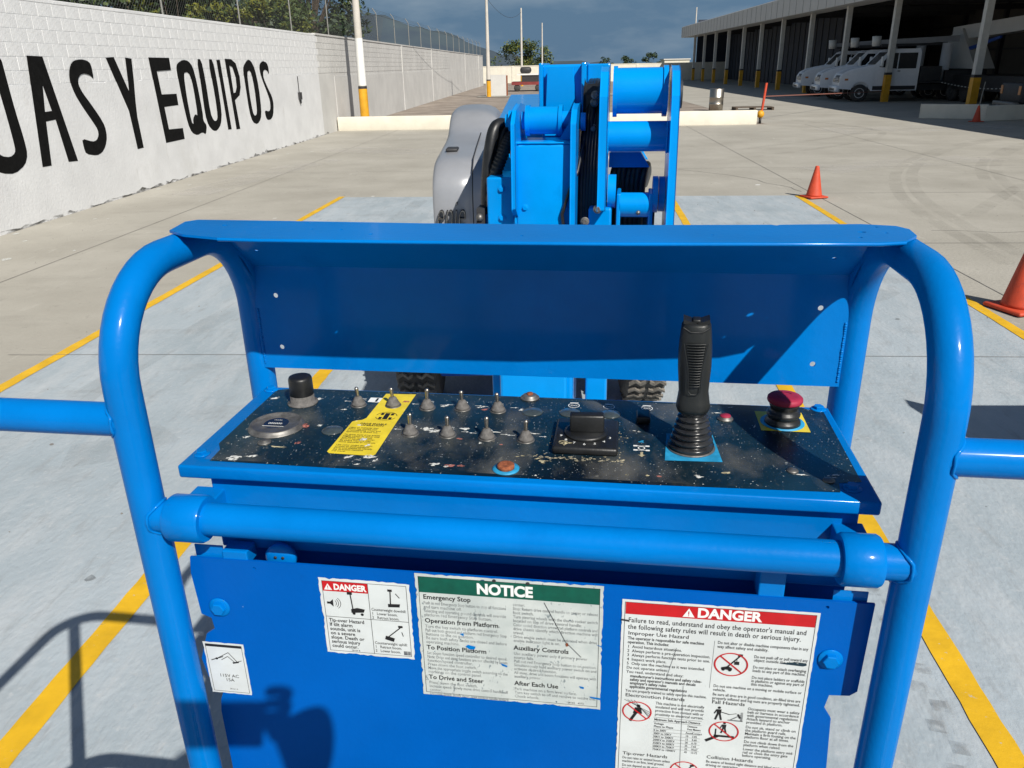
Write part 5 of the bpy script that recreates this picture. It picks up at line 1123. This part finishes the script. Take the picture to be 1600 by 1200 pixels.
b = new('blue2'); cylx(b, -.352, -.225, 2.86, 2.021, .046); cylx(b, -.352, -.338, 2.86, 2.021, .052); cylx(b, -.237, -.224, 2.86, 2.021, .052); cylx(b, -.366, -.19, 2.86, 2.021, .030); b.build('pivot_barrel', lift, bevel=.003)
b = new('blue2'); cylx(b, -.412, -.387, 2.86, 2.021, .036); cylx(b, -.424, -.411, 2.86, 2.021, .022); b.build('pivot_pin', lift, bevel=.003)
b = new('blue2'); cylx(b, -.162, -.145, 2.86, 2.015, .03); b.build('pivot_pin', lift, bevel=.003)
def bead(pts, r=.0045, seed=1):
    rnd_ = random.Random(seed); P_ = []; n = 26
    for i in range(len(pts)-1):
        for k in range(n): P_.append(Vector(pts[i]).lerp(Vector(pts[i+1]), k/n))
    P_.append(Vector(pts[-1])); new('blue2').tube(P_, [r*rnd_.uniform(.75, 1.25) for _ in P_], 6).build('weld_bead', lift)
bead([(-.370, 2.742, 1.956), (-.182, 2.742, 1.956)], seed=2); bead([(-.379, 2.741, 1.60), (-.379, 2.741, 1.94)], seed=3); bead([(-.172, 2.741, 1.60), (-.172, 2.741, 1.94)], seed=4)
bead([(-.068, 2.80, 1.917), (-.068, 2.79, 1.967), (-.068, 2.80, 2.017)], seed=5); bead([(.132, 2.80, 1.917), (.132, 2.79, 1.967), (.132, 2.80, 2.017)], seed=6)
new('blue2').prism([(-.232, 1.962), (-.186, 1.962), (-.186, 2.035)], 2.80, 2.81, 'y').build('gusset', lift)
for x, z in ((-.345, 1.74), (-.205, 1.74), (-.43, 1.80), (-.43, 1.70)):
    bq = new('blue2'); bolt(bq, (x, 2.742 if x > -.4 else 2.76, z), .009, (0, -1, 0), .008); bq.build('bolt', lift)
new('black').tube([(-.20, 2.73, 1.62), (-.215, 2.728, 1.72), (-.19, 2.728, 1.80), (-.165, 2.75, 1.86), (-.15, 2.85, 1.95)], .006, 8).build('cable', lift)
# boom end box
b = new('blue2').box(-.318, -.165, 3.06, 3.5, 1.93, 2.20).build('boom_end', lift, bevel=.008)
b = new('blue2').prism([(-.300, 1.96), (-.190, 1.96), (-.206, 2.186), (-.290, 2.186)], 3.03, 3.058, 'y').build('boom_end_plate', lift, bevel=.004)
for a_ in ((-.325, -.310, 3.02, 3.3, 2.02, 2.205), (-.172, -.155, 3.02, 3.3, 1.98, 2.205)): new('blue2').box(*a_).build('boom_end_cheek', lift, bevel=.004)
new('blue2').box(-.154, -.072, 3.10, 3.25, 2.13, 2.20).box(-.154, -.095, 3.12, 3.2, 2.02, 2.129).build('cross_beam', lift, bevel=.005)
# right-hand fork with stacked cylinders
new('blue2').prism([(2.62, 1.30), (2.95, 1.30), (2.98, 2.10), (2.93, 2.175), (2.86, 2.19), (2.78, 2.175), (2.72, 2.10)], .136, .163, 'x').build('fork_plate', lift, bevel=.004)
new('blue2').prism([(2.68, 1.74), (2.92, 1.74), (2.98, 2.10), (2.93, 2.175), (2.86, 2.19), (2.78, 2.175), (2.72, 2.10)], -.094, -.066, 'x').build('fork_plate', lift, bevel=.004)
b = new('blue2'); cylx(b, -.046, .116, 2.88, 2.112, .074, 36); cylx(b, -.054, -.040, 2.88, 2.110, .082, 36); cylx(b, .112, .128, 2.88, 2.110, .082, 36); b.build('upper_barrel', lift, bevel=.004)
b = new('blue2'); cylx(b, -.066, .136, 2.84, 1.967, .050, 32); b.build('middle_tube', lift)
b = new('dark'); cylx(b, .163, .176, 2.86, 2.10, .045, 24); b.build('pin_cap', lift)
b = new('blue2'); cylx(b, -.018, .085, 2.80, 1.742, .042, 28); cylx(b, -.062, -.034, 2.82, 1.785, .058, 28); cylx(b, .092, .110, 2.82, 1.775, .062, 28); cylx(b, .113, .134, 2.83, 1.775, .060, 28); b.box(-.030, -.016, 2.76, 2.9, 1.45, 1.785).box(.080, .094, 2.76, 2.9, 1.45, 1.785); b.build('lower_barrel', lift, bevel=.004)
new('blue2').prism([(-.060, 1.90), (.046, 1.90), (.075, 1.855), (-.060, 1.855)], 2.95, 3.2, 'y').build('sloped_plate', lift, bevel=.004)
new('zinc').lathe((.045, 2.757, 1.722), [(.008, 0), (.007, .004), (0, .006)], 12, (0, -1, 0)).build('grease_nipple', lift)
# hoses
def hose(pts, r, seed=0, m_='black', name='hydraulic_hose', ribs=False):
    P_ = [Vector(p) for p in pts]; out = []
    for i in range(len(P_)-1):
        a, b_, c, d_ = P_[max(i-1, 0)], P_[i], P_[i+1], P_[min(i+2, len(P_)-1)]
        for k in range(10):
            t = k/10; out.append(.5*((2*b_)+(c-a)*t+(2*a-5*b_+4*c-d_)*t*t+(3*b_-a-3*c+d_)*t**3))
    out.append(P_[-1]); bb = new(m_)
    if ribs:
        n = len(out); rs = []; oo = []
        for i in range(n-1):
            for k in range(3): oo.append(out[i].lerp(out[i+1], k/3)); rs.append(r*(1.0 if k % 3 else .86))
        bb.tube(oo, rs, 10)
    else: bb.tube(out, r, 10)
    return bb.build(name, lift)
for k, (dx, dy, top, r) in enumerate(((0, 0, 2.005, .022), (.028, .03, 1.995, .020), (-.012, .05, 1.975, .017), (.045, -.02, 1.965, .024), (.02, .06, 2.01, .016))):
    hose([(-.502+dx*.5, 2.86+dy, 1.20), (-.500+dx*.5, 2.86+dy, 1.74), (-.480+dx, 2.88+dy, top-.05), (-.452+dx, 2.93+dy, top), (-.420+dx*.6, 3.02+dy, top-.06), (-.412+dx*.5, 3.12+dy, 1.70)], r, ribs=(k == 3))
for k in range(6):
    x = -.152+.011*k; hose([(x, 2.84+.012*k, 1.2), (x-.004, 2.82, 1.72), (x, 2.88, 1.95), (x+.01, 2.95, 2.07+.012*(k % 3)), (x+.014, 3.10, 2.14), (x+.01, 3.4, 2.06)], .0115)
new('black').prism([(2.90, 1.5), (3.02, 1.5), (3.06, 2.02), (3.0, 2.14), (2.93, 2.10), (2.90, 1.9)], -.158, -.100, 'x').build('hose_carrier', lift, bevel=.01)
for k in range(7):
    x = -.055+.018*k; hose([(x, 3.0, 1.62), (x+.006, 2.98, 1.80+.012*(k % 3)), (x+.02, 3.02, 1.852+.01*(k % 2)), (x+.03, 3.2, 1.80), (x+.03, 3.6, 1.7)], .014)
new('dark').box(-.05, .11, 3.0, 3.04, 1.35, 1.75).build('hose_guard', lift)
for x, y, z in ((-.118, 2.91, 2.075), (-.115, 2.90, 2.10), (-.120, 2.90, 1.99), (-.092, 2.70, 1.745), (-.135, 2.72, 1.70)): b = new('zinc'); bolt(b, (x, y-.01, z), .010, (0, -1, 0), .01); b.build('bolt', lift)
new('dark').box(-.525, -.495, 2.78, 2.86, 1.62, 1.73).use('zinc').sphere((-.512, 2.77, 1.70), .014).use('dark').sphere((-.515, 2.77, 1.66), .022).build('hose_clamp', lift)
new('blue2').box(-.518, -.484, 2.80, 2.94, 1.4, 1.705).build('hose_bracket', lift, bevel=.004)

# ------------------------------------------------------------------ chassis, turntable cover and wheels (machine axis turned 7 degrees)
PH = rad(7.0)
def mach(o): o.location = (-.145, 1.3, 0); o.rotation_euler = (0, 0, PH); return o
mach(new('blue2').box(-.16, .16, 1.9, 6.4, 1.60, 1.95).build('main_boom', lift, bevel=.01))
mach(new('blue2').box(-.12, .12, 1.3, 2.2, 1.05, 1.45).build('jib_arm', lift, bevel=.01))
mach(new('darkblue').box(-.58, .58, 3.3, 6.6, .38, .80).box(-.75, .75, 3.72, 3.98, .36, .56).box(-.75, .75, 5.9, 6.16, .36, .56).build('chassis', lift, bevel=.02))
mach(new('blue2').lathe((0, 4.95, .80), [(.55, 0), (.55, .14), (.5, .16)], 32).build('slew_ring', lift))
b = new('hood', True); prof_ = [(3.76, .98), (3.74, 1.25), (3.74, 1.47), (3.78, 1.56), (3.90, 1.64), (4.05, 1.665), (4.60, 1.70), (4.95, 1.73), (5.12, 1.80), (5.24, 1.87), (5.40, 1.895), (6.0, 1.90), (6.35, 1.86), (6.47, 1.75), (6.5, 1.3), (6.5, .98)]
n_ = len(prof_); wid = [(-.60, 0), (-.585, .03), (-.54, .055)]
vs_ = []; fs = []
cy, cz = 5.1, 1.2
xs = [(-.622, .86), (-.618, .92), (-.600, .965), (-.560, .99), (-.50, 1.0), (-.16, 1.0)]
for x, s_ in xs:
    for y, z in prof_: vs_.append((x, cy+(y-cy)*(1-(1-s_)*.18), .98+(z-.98)*(1-(1-s_)*.55)))
for i in range(len(xs)-1):
    for k in range(n_): fs.append((i*n_+k, i*n_+(k+1) % n_, (i+1)*n_+(k+1) % n_, (i+1)*n_+k))
fs.append(tuple(range(n_-1, -1, -1))); fs.append(tuple(range((len(xs)-1)*n_, len(xs)*n_)))
b.add(vs_, fs, True); hd = mach(b.build('engine_cover', lift))
sb = hd.modifiers.new('round', 'SUBSURF'); sb.levels = 1; sb.render_levels = 2
mach(new('dark').tube([(-.36, 3.728, 1.02), (-.36, 3.730, 1.45), (-.36, 3.80, 1.59), (-.36, 3.92, 1.652), (-.36, 4.3, 1.688), (-.36, 4.9, 1.732)], .004, 6).build('cover_seam', lift))
for k in range(5): mach(new('dark').rbox(-.30, -.19, 3.722, 3.738, 1.12+.05*k, 1.14+.05*k, .004).build('vent_slot', lift))
mach(new('dark').rbox(-.56, -.48, 4.15, 4.30, 1.668, 1.690, .008).build('cover_latch', lift))
mach(new('hood').rbox(.16, .62, 3.9, 6.4, .98, 1.70, .1, 4).build('side_cover', lift))
lg = new('truckdark').mesh(text('enie', .27, -.010, shear=.2, res=6, depth=.010), lambda p: (-.600+p[0]*.42, 3.735-p[2], 1.235+p[1])).use('chrome').mesh(text('enie', .27, -.026, shear=.2, res=6, depth=.010), lambda p: (-.600+p[0]*.42, 3.722-p[2], 1.235+p[1]))
mach(lg.build('cover_logo', lift))
for u in (-.76, .76):
    for w in (3.85, 6.03):
        q = new('tyre').lathe((0, 0, 0), [(.22, -.12), (.36, -.135), (.405, -.11), (.41, 0), (.405, .11), (.36, .135), (.22, .12)], 40, (1, 0, 0))
        q.use('tread')
        for k in range(34):          # zig-zag tread bars
            a = 2*pi*k/34
            for s in (-1, 1):
                pts = [(s*.012, a), (s*.045, a+.05), (s*.078, a-.02), (s*.122, a+.05)]
                for (x0, a0), (x1, a1) in zip(pts, pts[1:]):
                    da = .052
                    vv = [(x0, .409*cos(a0), .409*sin(a0)), (x1, .409*cos(a1), .409*sin(a1)), (x1, .409*cos(a1+da), .409*sin(a1+da)), (x0, .409*cos(a0+da), .409*sin(a0+da))]
                    ww_ = [(p_[0], p_[1]*1.045, p_[2]*1.045) for p_ in vv]
                    q.add(vv+ww_, [(4, 5, 6, 7), (0, 1, 5, 4), (1, 2, 6, 5), (2, 3, 7, 6), (3, 0, 4, 7)])
        o = q.build('wheel', lift)
        ps = Vector((-.145, 1.3, 0))+Matrix.Rotation(PH, 3, 'Z') @ Vector((u, w, .428)); o.location = ps; o.rotation_euler = (0, 0, PH)
        r_ = new('pole_w').lathe((0, 0, 0), [(0, -.05), (.08, -.06), (.19, -.02), (.22, -.10), (.235, -.115), (.235, .115), (.22, .10), (.19, .02), (0, .03)], 28, (1, 0, 0)).build('rim', o)

# ================================================================== THE PERSON TAKING THE PICTURE (behind the camera, seen by the shadow)
per = thing('person', (.15, -.42, .60), 'person in grey shirt on the platform holding up a phone, seen only as a shadow', 'person')
def skin_body(name, edges_pts, edges, radii, m_, parent, sub=2):
    me = bpy.data.meshes.new(name); me.from_pydata(edges_pts, edges, []); o = bpy.data.objects.new(name, me); COL.objects.link(o); o.parent = parent
    md = o.modifiers.new('skin', 'SKIN'); me.skin_vertices.new() if not me.skin_vertices else None
    for i, r in enumerate(radii): me.skin_vertices[0].data[i].radius = (r, r) if not isinstance(r, tuple) else r
    me.skin_vertices[0].data[0].use_root = True
    s = o.modifiers.new('sub', 'SUBSURF'); s.levels = sub; s.render_levels = sub; me.materials.append(M[m_]); return o
# coordinates relative to the person's feet (floor at z = 0)
J = [(0, 0, .95), (0, 0, 1.15), (0, .02, 1.36), (0, .03, 1.47), (0, .05, 1.56), (0, .06, 1.68), (.17, .02, 1.40), (.26, .12, 1.20), (.10, .33, 1.43),
     (-.17, .02, 1.40), (-.24, .0, 1.12), (-.24, .12, .90), (.10, 0, .90), (.11, .02, .50), (.11, -.01, .08), (.11, .12, .03), (-.10, 0, .90), (-.11, .02, .50), (-.11, -.01, .08), (-.11, .12, .03)]
Ed = [(0, 1), (1, 2), (2, 3), (3, 4), (4, 5), (2, 6), (6, 7), (7, 8), (2, 9), (9, 10), (10, 11), (0, 12), (12, 13), (13, 14), (14, 15), (0, 16), (16, 17), (17, 18), (18, 19)]
Ra = [.14, .13, .14, .065, .06, .09, .055, .042, .028, .055, .042, .028, .085, .058, .04, .035, .085, .058, .04, .035]
skin_body('body', J, Ed, Ra, 'shirt', per)
new('skin').sphere((0, .07, 1.655), .095, 20, 14, (.82, .98, 1.22)).sphere((0, .165, 1.645), .018, 8, 6, (.8, 1, 1.3)).sphere((.082, .06, 1.65), .024, 8, 6, (.4, .8, 1.3)).sphere((-.082, .06, 1.65), .024, 8, 6, (.4, .8, 1.3)).use('hair').sphere((0, .045, 1.70), .098, 18, 12, (.86, 1.0, 1.0)).use('dark').sphere((.032, .152, 1.665), .011, 8, 6).sphere((-.032, .152, 1.665), .011, 8, 6).use('cloth_red').sphere((0, .160, 1.600), .020, 10, 6, (1.2, .5, .35)).build('head', per)
# phone, its back lens at the viewpoint
ph_c = Vector((0, 0, CAM_H))-CAM_FWD*.016+CAM_RIGHT*.036+CAM_DOWN*.006
ph = new('dark').rbox(-.080, .080, -.0385, .0385, -.004, .004, .0035, 3).build('phone')
mt = Matrix((CAM_RIGHT, -CAM_DOWN, -CAM_FWD)).transposed().to_4x4(); mt.translation = ph_c; ph.matrix_world = mt
ph['label'] = 'dark phone held up behind the console, seen only as a rectangular shadow'; ph['category'] = 'phone'
# right hand closed on the end of the phone (in the phone's own axes, then placed relative to the person)
inv = Matrix.Translation(-Vector((.15, -.42, .60)))
def hp(x, y, z): return tuple(inv @ (mt @ Vector((x, y, z))))
palm = [hp(.158, -.045, .004), hp(.148, -.010, .004), hp(.132, .022, .004)]
skin_body('hand', [hp(.170, -.105, .020)]+palm, [(0, 1), (1, 2), (2, 3)], [.032, .044, .050, .042], 'skin', per, 2)
for i, (y, l) in enumerate(((.040, .9), (.020, 1.0), (.000, .95), (-.020, .8))):
    skin_body('finger', [hp(.108, y-.004, .006), hp(.112, y+.004, -.018), hp(.092, y+.006, -.022), hp(.070+.02*(1-l), y+.006, -.016)], [(0, 1), (1, 2), (2, 3)], [.010, .0095, .009, .008], 'skin', per, 2)
skin_body('thumb', [hp(.115, -.020, .018), hp(.100, .010, .024), hp(.080, .026, .016), hp(.066, .032, .012)], [(0, 1), (1, 2), (2, 3)], [.013, .011, .0105, .009], 'skin', per, 2)
